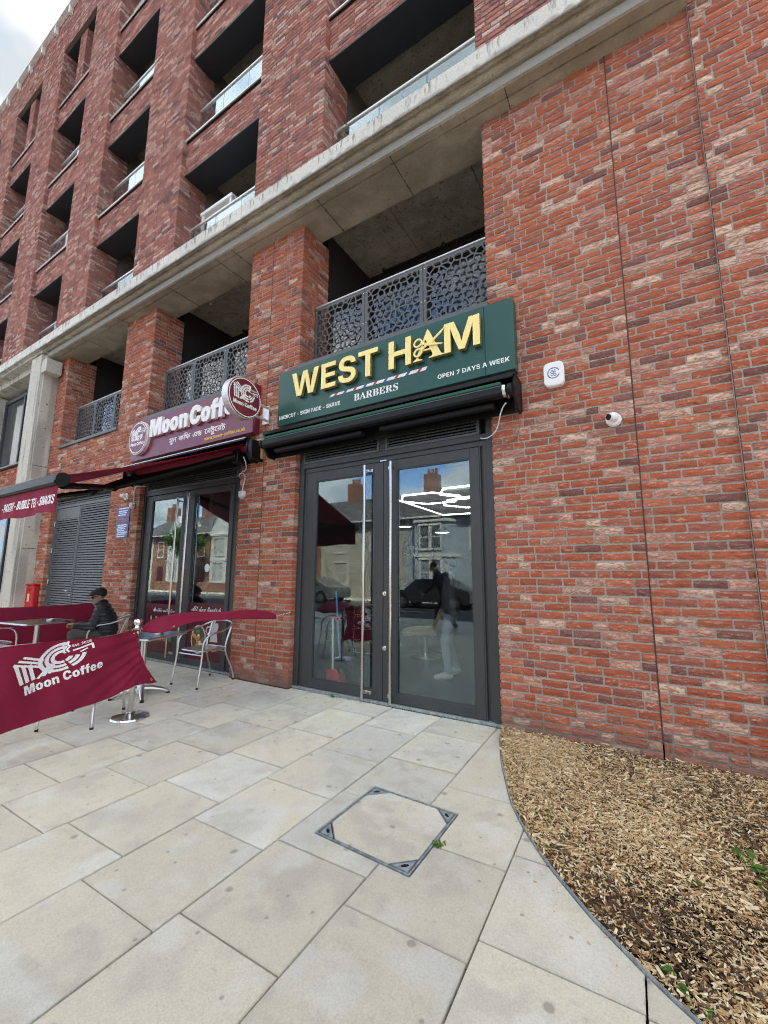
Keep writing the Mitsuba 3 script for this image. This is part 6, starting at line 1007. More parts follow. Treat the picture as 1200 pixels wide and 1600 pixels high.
# ================================================================ ground
def f_slab(p, n, uv):
    t, s = uv.x, uv.y * 41.0
    a = fbm(p.x * 2.2 + s, p.y * 2.2 + s, s, octaves=4); b = fbm(p.x * 11, p.y * 11, s); f = noise(p.x * 260, p.y * 260, 1.0)
    warm, cool, grey = mi.Color3f(.595, .572, .465), mi.Color3f(.585, .592, .545), mi.Color3f(.45, .435, .37)
    c = mix(warm, cool, smoothstep(.30, .75, t * .55 + .1 + (a - .5) * 1.2))
    c = mix(c, grey, smoothstep(.42, .68, a * .5 + b * .5) * .85)
    c = mix(c, mi.Color3f(.65, .66, .62), smoothstep(.54, .76, fbm(p.x * 5 + s, p.y * 5, 7.0 + s)) * .5)
    c = c * (.80 + .20 * b + .20 * f) * (.90 + .2 * mikit.cell_rand(s * 17.0, 2.0))
    d1, d2, w = voronoi(p.x * 2.6 + 3, p.y * 2.6 + 9)
    r_ = .01 + .045 * w
    gum = smoothstep(r_ + .03, r_ - .01, d1 + .02 * noise(p.x * 60, p.y * 60)) * dr.select(cell_ok(w), mi.Float(1), mi.Float(0))
    d3, d4, w2 = voronoi(p.x * 9 + 1, p.y * 9 + 4)
    sp = smoothstep(.10, .05, d3) * dr.select(w2 > .90, mi.Float(1), mi.Float(0))
    pore = smoothstep(.86, .93, noise(p.x * 75, p.y * 75, 3.0)) * .16
    c = mix(c, mi.Color3f(.21, .20, .18), dr.clip(gum * .62 + sp * .6 + pore, 0, 1))
    return c
def cell_ok(w): return (w > .56) & (w < .92)
mat('m_slab', proc(f_slab), .82, spec=.25, bump=proc(lambda p, n, uv: fbm(p.x * 45, p.y * 45, 1.0), eps=.003), bscale=.004)
def f_far(p, n, uv):
    x, y = (p.x + .02 * p.y) / .58, p.y / .61
    row = dr.floor(x); yy = y + .5 * (row - 2 * dr.floor(row / 2))
    fx, fy = x - dr.floor(x), yy - dr.floor(yy)
    j = dr.select((fx < .012) | (fy < .012), mi.Float(1), mi.Float(0))
    t = mikit.cell_rand(dr.floor(x), dr.floor(yy), 3)
    c = mix((.42, .39, .32), (.43, .43, .415), t) * (.8 + .35 * fbm(p.x * 3, p.y * 3, 1.0))
    return mix(c, mi.Color3f(.10, .095, .085), j)
mat('m_paving_far', proc(f_far), .85, spec=.2)
dif('m_joint_dirt', proc(lambda p, n, uv: mi.Color3f(.018, .016, .012) * (.6 + .8 * noise(p.x * 40, p.y * 40))))
def f_tar(p, n, uv):
    f = noise(p.x * 130, p.y * 130, 1.0); a = fbm(p.x * .7, p.y * .7, 2.0)
    return mi.Color3f(.055, .056, .058) * (.65 + .4 * a + .6 * f)
mat('m_asphalt', proc(f_tar), .9, spec=.2)
mat('m_kerb', proc(lambda p, n, uv: mi.Color3f(.33, .32, .30) * (.75 + .5 * noise(p.x * 50, p.y * 50, p.z * 50))), .85)
mat('m_paint', (.62, .62, .60), .7)

EDGE = [(-1.236, 4.17), (-1.222, 4.05), (-1.165, 3.86), (-1.09, 3.62), (-1.02, 3.42), (-.94, 3.22), (-.82, 2.93), (-.69, 2.70), (-.52, 2.46), (-.39, 2.31), (-.28, 2.19), (-.18, 2.10), (-.09, 2.02), (-.01, 1.955), (.10, 1.88), (.30, 1.77), (.60, 1.64), (1.0, 1.53), (1.6, 1.44), (2.4, 1.40)]
EDGE = spline([(x, y, 0) for x, y in EDGE], 70)[:, :2]
bed_poly = Polygon([*EDGE, (2.4, 4.3), (-1.236, 4.3)]).buffer(0)
edge_band = LineString(EDGE).buffer(.012)
X0, X1, Y0, Y1 = -10.46, .51, -1.25, 4.24
PV = struct('pavement', cat(box(X0, 2.5, Y0, 4.34, -.4, -.022)), 'm_joint_dirt')
xs = [-.085 + .585, -.085, -.665, -1.238] + [-1.238 - .5835 * k for k in range(1, 17)]
cross = {0: [1.25, 1.85, 2.45, 3.06], 1: [.62, 1.25, 1.85, 2.45, 3.06, 3.66], 2: [.52, 1.11, 1.71, 2.29, 2.93], 3: [.10, .69, 1.30, 1.89, 2.50, 3.13, 3.78], 4: [-.03, .57, 1.17, 1.77, 2.36, 2.98, 3.63], 5: [.15, .75, 1.35, 1.95, 2.52, 3.18, 3.85], 6: [.02, .62, 1.22, 1.83, 2.42, 3.05, 3.70], 7: [.31, .92, 1.53, 2.15, 2.74, 3.35, 3.93]}
MH = Polygon([(-1.688, 2.045), (-1.685, 2.655), (-1.082, 2.638), (-1.084, 2.018)])
rs = np.random.default_rng(17)
for r in range(len(xs) - 1):
    xa, xb = xs[r + 1], xs[r]
    if r in cross: cy = sorted(cross[r])
    else:
        o = .02 + .30 * (r % 2) + rs.normal(0, .05); cy = [o + .608 * k for k in range(7)]
    lo = cy[0]
    while lo > Y0 + .3: lo -= .60; cy = [lo] + cy
    cy = [Y0] + [c for c in cy if c > Y0 + .1] + [4.24]
    for a, b in zip(cy[:-1], cy[1:]):
        g = .0034 + .0022 * rs.random() ** 2
        sk = lambda x, y: (x - .022 * (y - 1.4), y + .02 * (x - (xa + xb) / 2))
        q = Polygon([sk(xa + g, a + g), sk(xb - g, a + g), sk(xb - g, b - g), sk(xa + g, b - g)]).difference(bed_poly.buffer(.0065)).difference(MH.buffer(.012))
        if b > 4.1: q = q.intersection(shapely.union_all([sbox(-30, -5, 30, 4.150), sbox(-3.97, 4, -1.25, 4.226), sbox(-7.86, 4, -5.12, 4.226)]))
        for gq in getattr(q, 'geoms', [q]):
            if gq.geom_type != 'Polygon' or gq.area < .004: continue
            gq = gq.buffer(-.004).buffer(.004, quad_segs=2)
            zt = rs.normal(0, .0011)
            inner = gq.buffer(-.0035, join_style='mitre')
            m = plate_z(gq, zt - .0025, .022) if inner.geom_type != 'Polygon' else cat(plate_z(gq, zt - .0025, .022), plate_z(inner, zt, .0024))
            near_ = 1.0 if b > 2.2 else .45
            t = np.clip(rs.normal(.5, .26) * near_ + (.25 if a > 1.6 and xb < -1.2 else 0), 0, 1)
            part(PV, 'slab', m, 'm_slab', uv=np.tile([t, rs.random()], (len(m.vertices), 1)))
struct('paving_beyond', cat(box(-60, X0 - .002, -4.2, 4.6, -.4, -.003), box(X0, 2.5, -4.2, Y0 - .002, -.4, -.003), box(2.502, 60, -4.2, 4.2, -.4, -.003)), 'm_paving_far')
struct('kerb', cat(*[box(x, x + .91, -4.35, -4.203, -.4, 0.0, .012) for x in np.arange(-45, 20, .915)]), 'm_kerb')
struct('road', box(-90, 90, -11.2, -4.352, -.5, -.12), 'm_asphalt')
struct('road_marking', cat(*[box(x, x + 2.0, -7.85, -7.75, -.1195, -.116) for x in np.arange(-60, 40, 5.0)]), 'm_paint')
struct('far_kerb', cat(*[box(x, x + .91, -11.35, -11.203, -.4, 0.0, .012) for x in np.arange(-60, 30, .915)]), 'm_kerb')
struct('far_pavement', box(-90, 90, -13.2, -11.352, -.4, -.003), 'm_paving_far')
struct('ground', box(-250, 250, -250, 120, -2.0, -.45), 'm_asphalt')
# ---- inspection cover
MC = thing('manhole_cover', 'square recessed inspection cover with steel corner plates in the paving', 'manhole cover')
part(MC, 'frame', plate_z(MH.buffer(.005, join_style='mitre').difference(MH.buffer(-.004, join_style='mitre')), .001, .022), 'm_galv')
mc = np.array(MH.exterior.coords)[:4]; cen = mc.mean(0)
inn = MH.buffer(-.0095, join_style='mitre'); ic = np.array(inn.exterior.coords)[:4]
cut = .108
tri = []
for i in range(4):
    c0 = ic[i]; a = ic[i - 1]; b = ic[(i + 1) % 4]
    tri.append(Polygon([c0, c0 + (a - c0) / np.linalg.norm(a - c0) * cut, c0 + (b - c0) / np.linalg.norm(b - c0) * cut]))
infill = inn
for t in tri: infill = infill.difference(t.buffer(.006))
m = plate_z(infill.buffer(-.0035), -.0005, .02)
part(MC, 'infill', m, 'm_slab', uv=np.tile([.15, .61], (len(m.vertices), 1)))
part(MC, 'tray_edge', plate_z(infill.buffer(.0015).difference(infill.buffer(-.0022)), .0006, .02), 'm_galv')
for t in tri:
    pl_ = part(MC, 'corner_plate', plate_z(t.buffer(-.003), .0005, .02), 'm_galv')
    c0 = np.array(t.centroid.coords[0])
    part(pl_, 'key_slot', plate_z(affinity.rotate(shapely.union_all([sbox(c0[0] - .02, c0[1] - .007, c0[0] + .02, c0[1] + .007), Point(*c0).buffer(.011, 8)]), 45 if tri.index(t) % 2 else -45), .0012, .003), 'm_black')
# ---- the bed of wood chips
struct('bed_edging', remap(ext(edge_band.buffer(-.009), .09), lambda v: (v[:, 0], v[:, 1], v[:, 2] - .078)), 'm_galv')
def bed_z(x, y):
    p = np.stack([np.asarray(x, float) * 1.0, np.asarray(y, float), np.zeros_like(np.asarray(x, float))], -1)
    d = np.clip((np.asarray(y, float) - 2.2) / 2.0, 0, 1)
    return -.018 + .05 * d ** 1.5 + .045 * (meshkit.fbm(p * 1.6 + 3, 3, 2) - .5) + .02 * (meshkit.noise(p * 7, 5) - .5)
gx, gy = np.meshgrid(np.linspace(-1.3, 2.5, 300), np.linspace(1.2, 4.16, 240), indexing='ij')

ins = shapely.contains_xy(bed_poly.buffer(-.002), gx, gy)
gz = bed_z(gx, gy)
vv = np.stack([gx, gy, gz], -1).reshape(-1, 3); ii, jj = np.meshgrid(np.arange(299), np.arange(239), indexing='ij'); a = (ii * 240 + jj).ravel()
qd = np.stack([a, a + 240, a + 241, a + 1], -1); keep = ins.ravel()[qd].all(1); qd = qd[keep]
dif('m_soil', proc(lambda p, n, uv: mi.Color3f(.10, .068, .042) * (.5 + fbm(p.x * 60, p.y * 60, 1.0))))
struct('mulch_bed', trimesh.Trimesh(vv, np.vstack([qd[:, [0, 1, 2]], qd[:, [0, 2, 3]]]), process=False), 'm_soil')
def f_chip(p, n, uv):
    t, s = uv.x, uv.y * 37
    c = dr.select(t < .40, mix((.70, .55, .31), (.86, .76, .54), t / .40), dr.select(t < .70, mix((.46, .29, .14), (.68, .50, .27), (t - .4) / .3), dr.select(t < .88, mi.Color3f(.22, .125, .065), mi.Color3f(.10, .07, .05))))
    return c * (.72 + .5 * noise(p.x * 90 + s, p.y * 90, p.z * 90))
dif('m_chip', proc(f_chip))
rc = np.random.default_rng(99); N = 62000
cx = rc.uniform(-1.25, 1.35, N * 3); cyy = rc.uniform(1.5, 4.13, N * 3)
spill = bed_poly.buffer(.16).difference(bed_poly.buffer(.012)).intersection(sbox(-2, 0, 2, 4.1))
ok = (shapely.contains_xy(bed_poly.buffer(-.006), cx, cyy) | (shapely.contains_xy(spill, cx, cyy) & (rc.random(N * 3) < .010))) & ~((cx > .5) & (cyy < 1.9)); cx, cyy = cx[ok][:N], cyy[ok][:N]; N = len(cx)
L = np.exp(rc.normal(math.log(.0185), .50, N)).clip(.005, .09); Wd = (L * rc.uniform(.16, .42, N)).clip(.003, .016); Th = rc.uniform(.0012, .0042, N)
inb_ = shapely.contains_xy(bed_poly, cx, cyy); L = np.where(inb_, L, L * .5); Wd = np.where(inb_, Wd, Wd * .5)
yaw = rc.uniform(0, math.tau, N); tilt = rc.normal(0, .30, N); roll = rc.normal(0, .5, N)
cz = np.where(shapely.contains_xy(bed_poly, cx, cyy), bed_z(cx, cyy) + .003 + rc.exponential(.0065, N), .003)
out_ = ~shapely.contains_xy(bed_poly, cx, cyy); tilt[out_] *= .1; roll[out_] *= .2
ax = np.stack([np.cos(yaw) * np.cos(tilt), np.sin(yaw) * np.cos(tilt), np.sin(tilt)], -1); bx = np.stack([-np.sin(yaw), np.cos(yaw), 0 * yaw], -1); cx_ = np.cross(ax, bx); bx2 = bx * np.cos(roll)[:, None] + cx_ * np.sin(roll)[:, None]; nz = np.cross(ax, bx2)
o = np.stack([cx, cyy, cz], -1); V = []
for sx in (-1, 1):
    for sy in (-1, 1):
        for sz in (-1, 1):
            tp = rc.uniform(.35, 1.0, N) if sx > 0 else rc.uniform(.6, 1.0, N); sl = rc.uniform(.75, 1.0, N)
            V.append(o + ax * (sx * L / 2 * sl)[:, None] + bx2 * (sy * Wd / 2 * tp)[:, None] + nz * (sz * Th / 2)[:, None])
V = np.stack(V, 1)
F = np.array([[0, 1, 3], [0, 3, 2], [4, 6, 7], [4, 7, 5], [0, 4, 5], [0, 5, 1], [2, 3, 7], [2, 7, 6], [0, 2, 6], [0, 6, 4], [1, 5, 7], [1, 7, 3]])
F = (F[None] + (np.arange(N) * 8)[:, None, None]).reshape(-1, 3)
dark = meshkit.fbm(np.stack([cx * 1.3, cyy * 1.3, 0 * cx], -1), 3, 8)
tt = np.clip(rc.random(N) + (dark - .5) * .85 - .03, 0, .999)
tt = np.where(inb_, tt, tt * .6)
put('wood_chips', trimesh.Trimesh(V.reshape(-1, 3), F, process=False), 'm_chip', uv=np.repeat(np.stack([tt, rc.random(N)], -1), 8, 0))
labels['wood_chips'] = {'label': 'golden brown wood chip mulch covering the bed below the brick wall', 'category': 'wood chips', 'kind': 'stuff'}
# ---- weeds
def leaf(o, d, l, w, bend=.4):
    d = np.array(d, float); d /= np.linalg.norm(d); s = np.cross(d, [0, 0, 1.]); s /= np.linalg.norm(s) + 1e-9; n_ = np.cross(s, d); P = []
    for t in np.linspace(0, 1, 6):
        c = np.array(o) + d * l * t - np.array([0, 0, 1.]) * bend * l * t * t; ww = w * math.sin(math.pi * min(1, .12 + t * .9)) ** .8 * (1 if t < 1 else .1)
        P.append([c - s * ww + n_ * ww * .3, c, c + s * ww + n_ * ww * .3])
    return shell(np.array(P), .0008)
def weed(label, x, y, z, n, l, seed, spread=.02):
    r = np.random.default_rng(seed); k = thing('weed', label, 'weed'); ms, uvs = [], []
    for i in range(n):
        a = r.uniform(0, 6.28); e = r.uniform(.25, 1.0); ll = l * r.uniform(.55, 1.0)
        m = leaf((x + r.normal(0, spread), y + r.normal(0, spread), z), (math.cos(a) * math.cos(e), math.sin(a) * math.cos(e), math.sin(e)), ll, ll * r.uniform(.16, .30), r.uniform(.1, .6)); ms.append(m); uvs.append(np.tile([r.random(), r.random()], (len(m.vertices), 1)))
    put(k, cat(*ms), 'm_leaf', smooth=True, uv=np.vstack(uvs))
for lab, x, y, n, l, sd, sp in (('bright green leafy weed in the wood chips near the right edge', .10, 2.70, 8, .06, 1, .018), ('large dark green weed cut off by the right edge of the picture', .44, 2.97, 34, .085, 2, .05), ('tiny tuft of moss at the corner of the inspection cover', -1.055, 2.30, 26, .03, 3, .014),
                                ('small weed growing at the foot of the left door leaf', -3.28, 4.19, 16, .04, 4, .015), ('low green weed beside the curved edging, halfway along the bed', -.50, 2.62, 14, .045, 5, .03), ('dark weed in the wood chips behind the curve of the edging', -.60, 2.93, 12, .04, 6, .03),
                                ('thin grassy weed in the front part of the bed', -.03, 2.10, 22, .05, 7, .004), ('straggling weed at the front corner of the bed by the edging', .09, 1.98, 22, .05, 8, .05), ('small weed among the wood chips in the middle of the bed', -.06, 2.62, 9, .04, 9, .02)):
    weed(lab, x, y, float(bed_z(x, y)) + .004 if bed_poly.contains(Point(x, y)) else .0, n, l, sd, sp)

mat('m_farpot', (.30, .13, .08), .8)
BP = thing('balcony_plant', 'green leafy plant at the left end of the first-floor balcony above the green sign', 'plant')
part(BP, 'pot', lathe([(0, 0), (.10, 0), (.13, .24), (.115, .24), (.10, .22), (0, .22)], (-3.50, 4.70, 7.10), 20), 'm_farpot', smooth=40)
rp = np.random.default_rng(12); ms, uvs = [], []
for i in range(90):
    c = np.array([-3.52, 4.62, 7.95]) + rp.normal(0, 1, 3) * [.075, .06, .26]; c[2] = min(c[2], 8.46); dv = rp.normal(0, 1, 3); m = leaf(c, dv, rp.uniform(.06, .12), rp.uniform(.014, .026), .3); ms.append(m); uvs.append(np.tile([rp.random(), rp.random()], (len(m.vertices), 1)))
part(BP, 'foliage', cat(*ms), 'm_leaf', smooth=True, uv=np.vstack(uvs), stuff=True)
for q in range(4): part(BP, 'stem', tube(spline([(-3.50, 4.70, 7.3), (-3.51 + .02 * q - .03, 4.66, 7.8), (-3.52 + .05 * q - .08, 4.62, 8.3)]), .006, 6), 'm_leaf', uv=None)

# ================================================================ inside the shops
def lamp(key, mesh, rad, base='m_white'): scene[key] = {**mikit.ply(mesh, base), 'emitter': {'type': 'area', 'radiance': C(*rad)}}; return key
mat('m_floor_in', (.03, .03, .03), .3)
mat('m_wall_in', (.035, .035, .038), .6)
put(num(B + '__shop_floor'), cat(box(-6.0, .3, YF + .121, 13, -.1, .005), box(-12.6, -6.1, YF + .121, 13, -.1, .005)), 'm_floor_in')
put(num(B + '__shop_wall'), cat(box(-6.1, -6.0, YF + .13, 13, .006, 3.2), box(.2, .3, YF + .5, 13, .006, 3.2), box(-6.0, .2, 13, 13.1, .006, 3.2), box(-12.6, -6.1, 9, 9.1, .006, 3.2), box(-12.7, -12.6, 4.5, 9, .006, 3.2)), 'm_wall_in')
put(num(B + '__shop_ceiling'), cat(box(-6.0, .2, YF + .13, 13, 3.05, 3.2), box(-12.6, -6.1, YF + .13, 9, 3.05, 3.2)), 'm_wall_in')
LT = thing('ceiling_light', 'white hexagonal LED tube light on the barber shop ceiling, seen through the glass', 'light')
hexes = [((-3.45, 7.35), .62), ((-2.9, 8.2), .62), ((-2.55, 7.05), .55)]
segs = [[(-4.06, 7.08), (-4.13, 9.55), (-3.44, 9.62)]]
for (hx, hy), R in hexes: segs.append([(hx + R * math.cos(a), hy + R * math.sin(a)) for a in np.arange(7) * math.pi / 3])
for sg in segs:
    for p0, p1 in zip(sg[:-1], sg[1:]): lamp(num(LT + '__tube'), cyl((*p0, 2.92), (*p1, 2.92), .018, 8), (.5, .5, .52))
for lab, x, y, z in (('nearer of two pendant lamps hanging behind the right door glass', -3.05, 7.0, 2.2), ('farther of two pendant lamps hanging behind the right door glass', -3.82, 7.0, 2.35)):
    k = thing('pendant_lamp', lab, 'lamp', None)
    part(k, 'shade', lathe([(.03, .14), (.05, .13), (.075, .05), (.17, 0), (.165, .0), (.07, .045), (.045, .12)], (x, y, z), 28), 'm_black', smooth=40)
    part(k, 'cord', cyl((x, y, z + .13), (x, y, 3.05), .006, 6), 'm_black')
    lamp(num(k + '__bulb'), lathe([(0, .0), (.13, .0), (.12, .012), (0, .02)], (x, y, z + .004), 20), (.6, .58, .54))
mat('m_pan_red', (.78, .07, .07), .4)
DP = thing('dustpan', 'red long-handled dustpan standing inside the left door leaf of the barber shop', 'dustpan')
part(DP, 'pan', cat(prism_x([(4.62, .01), (4.62, .20), (4.64, .21), (4.78, .03), (4.80, .012)], -3.735, -3.73), prism_x([(4.62, .01), (4.62, .20), (4.64, .21), (4.78, .03), (4.80, .012)], -3.48, -3.475), face_y(Polygon([(-3.735, .01), (-3.475, .01), (-3.50, .15), (-3.56, .21), (-3.65, .21), (-3.71, .15)]), 4.60, .02), box(-3.729, -3.481, 4.622, 4.80, .008, .014)), 'm_pan_red')
part(DP, 'handle', cyl((-3.605, 4.61, .2), (-3.60, 4.58, .86), .014, 10), 'm_white', smooth=40)
BR_ = thing('broom', 'blue-handled broom leaning beside the red dustpan inside the barber shop', 'broom')
mat('m_bluehandle', (.08, .42, .85), .4)
part(BR_, 'handle', cyl((-3.56, 4.70, .35), (-3.585, 4.62, 1.22), .012, 10), 'm_bluehandle', smooth=40)
part(BR_, 'head', cat(box(-3.66, -3.50, 4.60, 4.63, .84, .88, .01)), 'm_pan_red')
DW = thing('drawer_unit', 'dark drawer unit with gold edges inside the barber shop', 'drawer unit')
part(DW, 'case', box(-4.62, -4.14, 6.5, 6.9, .02, .95, .01), 'm_film')
for k_ in range(4):
    z = .06 + k_ * .22; d = part(DW, 'drawer', box(-4.59, -4.17, 6.485, 6.4995, z, z + .19, .003), 'm_film')
    part(d, 'gold_edge', cat(box(-4.60, -4.16, 6.478, 6.4845, z - .006, z + .002), box(-4.60, -4.16, 6.478, 6.4845, z + .188, z + .196), box(-4.605, -4.597, 6.478, 6.4845, z - .006, z + .196), box(-4.163, -4.155, 6.478, 6.4845, z - .006, z + .196)), 'm_gold'); part(d, 'knob', trimesh.creation.icosphere(2, .018).apply_translation((-4.38, 6.47, z + .1)), 'm_gold', smooth=True)
BC = thing('barber_chair', 'cream reclining barber chair inside the shop behind the right door glass', 'barber chair')
part(BC, 'seat', fuse([m3.Manifold.batch_hull([ball((-3.75, 6.9, .42), .07), ball((-3.2, 6.9, .46), .07), ball((-3.75, 7.3, .42), .07), ball((-3.2, 7.3, .46), .07)])], .04, 4), 'm_cream', smooth=True)
part(BC, 'backrest', fuse([m3.Manifold.batch_hull([ball((-3.2, 6.92, .48), .06), ball((-3.2, 7.28, .48), .06), ball((-3.04, 6.95, .85), .05), ball((-3.04, 7.25, .85), .05)])], .04, 4), 'm_cream', smooth=True)
part(BC, 'pedestal', lathe([(0, 0), (.28, 0), (.28, .03), (.06, .06), (.06, .36), (0, .36)], (-3.45, 7.1, .006), 28), 'm_chrome', smooth=40)
CT = thing('counter', 'dark wooden cafe counter behind the cafe door glass', 'counter')
part(CT, 'body', box(-8.6, -6.4, 7.2, 7.9, .006, 1.05), 'm_dark'); part(CT, 'top', box(-8.65, -6.35, 7.15, 7.95, 1.051, 1.09), 'm_wood')
k = thing('strip_light', 'thin warm strip light on the cafe ceiling, seen through the right cafe door', 'light'); lamp(k, box(-6.9, -6.2, 6.2, 6.26, 2.4, 2.43), (.8, .7, .5))
labels[k]['label'] = 'thin warm strip light hanging in the cafe, seen through its right door'

# ================================================================ the far side of the street (seen mirrored in the glass)
mat('m_render', proc(lambda p, n, uv: mi.Color3f(.44, .41, .35) * (.85 + .25 * fbm(p.x * 1.5, p.y, p.z * 1.5))), .9)
mat('m_render_blue', proc(lambda p, n, uv: mi.Color3f(.36, .42, .48) * (.85 + .25 * fbm(p.x * 1.5, p.y, p.z * 1.5))), .9)
def f_farbrick(p, n, uv):
    row = dr.floor(p.z / .075); x = p.x / .225 + .5 * (row - 2 * dr.floor(row / 2)); t = mikit.cell_rand(dr.floor(x), row, dr.floor(p.y / .225))
    fx, fz = x - dr.floor(x), p.z / .075 - row
    return mix(mix((.20, .085, .055), (.34, .13, .08), t), (.34, .31, .27), dr.select((fx < .05) | (fz < .14), mi.Float(1), mi.Float(0)))
mat('m_farbrick', proc(f_farbrick), .9)
mat('m_rooftile', proc(lambda p, n, uv: mi.Color3f(.085, .08, .082) * (.7 + .5 * mikit.cell_rand(dr.floor(p.x / .2), dr.floor(p.z / .16), 1))), .8)
mat('m_trim', (.70, .69, .66), .6)
def win(h, x0, x1, z0, z1, y):
    f = part(h, 'window', cat(box(x0 - .09, x1 + .09, y - .02, y + .06, z0 - .12, z0), box(x0 - .08, x0, y - .02, y + .04, z0, z1), box(x1, x1 + .08, y - .02, y + .04, z0, z1), box(x0 - .09, x1 + .09, y - .02, y + .06, z1, z1 + .12), box(x0, x1, y - .01, y + .02, (z0 + z1) / 2 - .03, (z0 + z1) / 2 + .03)), 'm_trim')
    part(f, 'pane', box(x0, x1, y - .008, y - .002, z0, z1), 'm_window')
def house(x0, x1, wall, bay, gable, label, chim=True):
    h = thing('terraced_house', label, 'house', None); yf = -14.0; ez = 4.85; rz = 7.2
    part(h, 'wall', box(x0 + .01, x1 - .01, -22, yf, -.4, ez), wall)
    part(h, 'roof', remap(ext(Polygon([(yf + .35, ez - .05), (yf + .35, ez + .05), (-18, rz), (-22.3, ez + .05), (-22.3, ez - .05)]), x1 - x0), lambda v: (v[:, 2] + x0, v[:, 0], v[:, 1])), 'm_rooftile')
    part(h, 'gutter', box(x0, x1, yf + .352, yf + .45, ez - .06, ez + .04), 'm_trim')
    if chim:
        c = part(h, 'chimney', box(x0 - .4, x0 + .5, -18.5, -17.5, rz - 1.0, rz + 1.25), 'm_farbrick'); part(c, 'chimney_pot', cat(*[lathe([(0, 0), (.11, 0), (.09, .45), (0, .45)], (x0 - .2 + q * .28, -18, rz + 1.25), 10) for q in range(3)]), 'm_farbrick')
    w = x1 - x0
    if bay:
        bxc = x0 + w * .36; b0, b1 = bxc - 1.1, bxc + 1.1
        part(h, 'bay', plate_z(Polygon([(b0 - .35, yf + .001), (b0 + .12, yf + .75), (b1 - .12, yf + .75), (b1 + .35, yf + .001)]), 4.45, 4.85), 'm_trim' if bay == 2 else wall)
        part(h, 'bay_cornice', plate_z(Polygon([(b0 - .45, yf + .002), (b0 + .06, yf + .86), (b1 - .06, yf + .86), (b1 + .45, yf + .002)]), 4.6, .145), 'm_trim')
        part(h, 'bay_cornice', plate_z(Polygon([(b0 - .42, yf + .002), (b0 + .07, yf + .82), (b1 - .07, yf + .82), (b1 + .42, yf + .002)]), 2.62, .16), 'm_trim')
        for z0, z1 in ((.85, 2.3), (2.95, 4.25)): win(h, bxc - .62, bxc - .08, z0, z1, yf + .752); win(h, bxc + .08, bxc + .62, z0, z1, yf + .752)
        if gable: part(h, 'gable', remap(ext(Polygon([(b0 - .3, 4.62), (b1 + .3, 4.62), (bxc, 6.5)]), 2.0), lambda v: (v[:, 0], yf + .70 - v[:, 2], v[:, 1])), 'm_trim')
        win(h, x1 - 1.5, x1 - .7, 2.95, 4.25, yf)
    else:
        for a in (.18, .62):
            win(h, x0 + w * a, x0 + w * a + .95, 2.95, 4.1, yf)
        win(h, x0 + w * .18, x0 + w * .18 + 1.1, .85, 2.2, yf)
    d = part(h, 'door', box(x1 - 1.45, x1 - .55, yf - .02, yf + .03, .0, 2.1), 'm_trim' if bay != 2 else 'm_film')
    part(h, 'garden_wall', box(x0 + .02, x1 - 1.6, -13.2, -13.0, -.1, .75), wall)
house(-12.3, -6.6, 'm_render_blue', 1, False, 'pale blue terraced house with a two-storey bay, mirrored in the right barber door')
house(-6.6, -1.0, 'm_render', 2, False, 'cream terraced house with a white bay, first to the right of the blue one')
house(-1.0, 4.8, 'm_farbrick', 2, True, 'brick terraced house with a gable, at the right end of the far terrace', False)
house(-18.9, -12.3, 'm_render', 0, False, 'cream rendered house with flat windows, mirrored in the left door of the barber shop')
house(-25.0, -18.9, 'm_farbrick', 2, False, 'brick terraced house with a white bay, standing behind the street tree')
house(-31.0, -25.0, 'm_farbrick', 2, True, 'brick house with white bay and gable, mirrored in the left cafe door')
house(-37.0, -31.0, 'm_farbrick', 2, True, 'brick house with white bay and gable, mirrored in the right cafe door')
house(-43.0, -37.0, 'm_farbrick', 2, False, 'brick house with white bay at the far left end of the terrace')
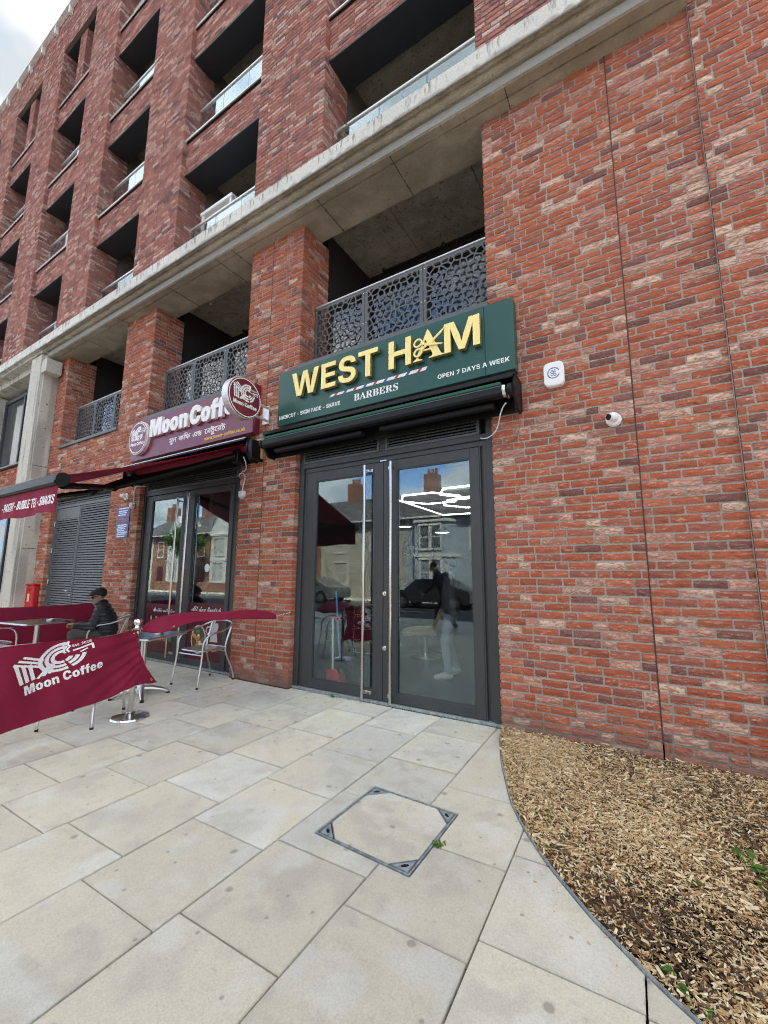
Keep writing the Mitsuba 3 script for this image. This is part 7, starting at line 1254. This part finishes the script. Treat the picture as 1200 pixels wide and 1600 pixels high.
def tree(label, x, y, h, R, seed):
    k = thing('street_tree', label, 'tree'); r = np.random.default_rng(seed)
    part(k, 'trunk', tube([(x, y, -.1), (x + .03, y, h * .3), (x - .05, y + .05, h * .6), (x, y, h * .85)], [.16, .12, .08, .03], 10), 'm_wood', smooth=True)
    lm = []
    for i in range(9):
        a = r.uniform(0, 6.28); e = r.uniform(.2, .9); p0 = np.array([x, y, h * r.uniform(.35, .6)]); lm.append(tube([p0, p0 + .5 * R * np.array([math.cos(a), math.sin(a), e]), p0 + R * np.array([math.cos(a), math.sin(a), e * 1.3])], [.05, .03, .012], 6))
    for l in lm: part(k, 'limb', l, 'm_wood', smooth=True)
    n = 5200; cl = r.normal(0, 1, (36, 3)); cl /= np.linalg.norm(cl, axis=1, keepdims=True); cl = np.array([x, y, h * .68]) + cl * (R * r.uniform(.3, .95, (36, 1))) * [1, 1, .85]
    c = cl[r.integers(0, 36, n)] + r.normal(0, .26 * R / 1.8, (n, 3)); a = r.normal(0, 1, (n, 3)); a /= np.linalg.norm(a, axis=1, keepdims=True); b = np.cross(a, r.normal(0, 1, (n, 3))); b /= np.linalg.norm(b, axis=1, keepdims=True)
    s = r.uniform(.05, .11, (n, 1)); V = np.stack([c - a * s, c + b * s * .55, c + a * s, c - b * s * .55], 1).reshape(-1, 3); q = np.arange(n)[:, None] * 4
    part(k, 'crown', trimesh.Trimesh(V, np.vstack([q + [0, 1, 2], q + [0, 2, 3]]), process=False), 'm_leaf', uv=np.repeat(r.random((n, 2)), 4, 0), stuff=True)
tree('leafy street tree on the far pavement, mirrored in the left door of the barber shop', -21.2, -12.3, 6.6, 1.9, 3)
tree('slim street tree on the far pavement, mirrored in the cafe doors', -31.5, -12.2, 6.0, 1.5, 4)
mat('m_car_dark', (.02, .022, .026), .25, clearcoat=1.0); mat('m_car_grey', (.12, .125, .13), .3, clearcoat=1.0)
def car(label, x, paint):
    k = thing('parked_car', label, 'car', 'cars parked along the far kerb'); y0, y1 = -10.95, -9.25; z = -.12
    side = Polygon([(x - 2.1, z + .32), (x - 2.08, z + .62), (x - 1.85, z + .80), (x - 1.15, z + .88), (x - .55, z + 1.36), (x + .75, z + 1.40), (x + 1.55, z + .95), (x + 2.02, z + .86), (x + 2.1, z + .6), (x + 2.08, z + .3)])
    for w in (-1.32, 1.32): side = side.difference(Point(x + w, z + .32).buffer(.37))
    part(k, 'body', face_y(side.buffer(-.04).buffer(.04), y0, y1 - y0), paint, smooth=25)
    part(k, 'side_window', face_y(Polygon([(x - 1.0, z + .90), (x - .48, z + 1.30), (x + .70, z + 1.33), (x + 1.25, z + .95)]), y0 - .004, y1 - y0 + .008), 'm_window')
    for w in (-1.32, 1.32):
        for yy in (y0 + .01, y1 - .21):
            wh = part(k, 'wheel', cyl((x + w, yy, z + .32), (x + w, yy + .2, z + .32), .32, 24), 'm_rubber', smooth=40); part(wh, 'rim', cyl((x + w, yy - .006, z + .32), (x + w, yy + .206, z + .32), .2, 16), 'm_alu', smooth=40)
    part(k, 'headlight', box(x - 2.09, x - 2.0, y1 - .45, y1 - .1, z + .62, z + .74, .02), 'm_white'); part(k, 'headlight', box(x - 2.09, x - 2.0, y0 + .1, y0 + .45, z + .62, z + .74, .02), 'm_white')
car('dark parked car across the road, mirrored in the right barber shop door', -8.6, 'm_car_dark')
car('grey parked car across the road, mirrored in the left barber shop door', -16.2, 'm_car_grey')
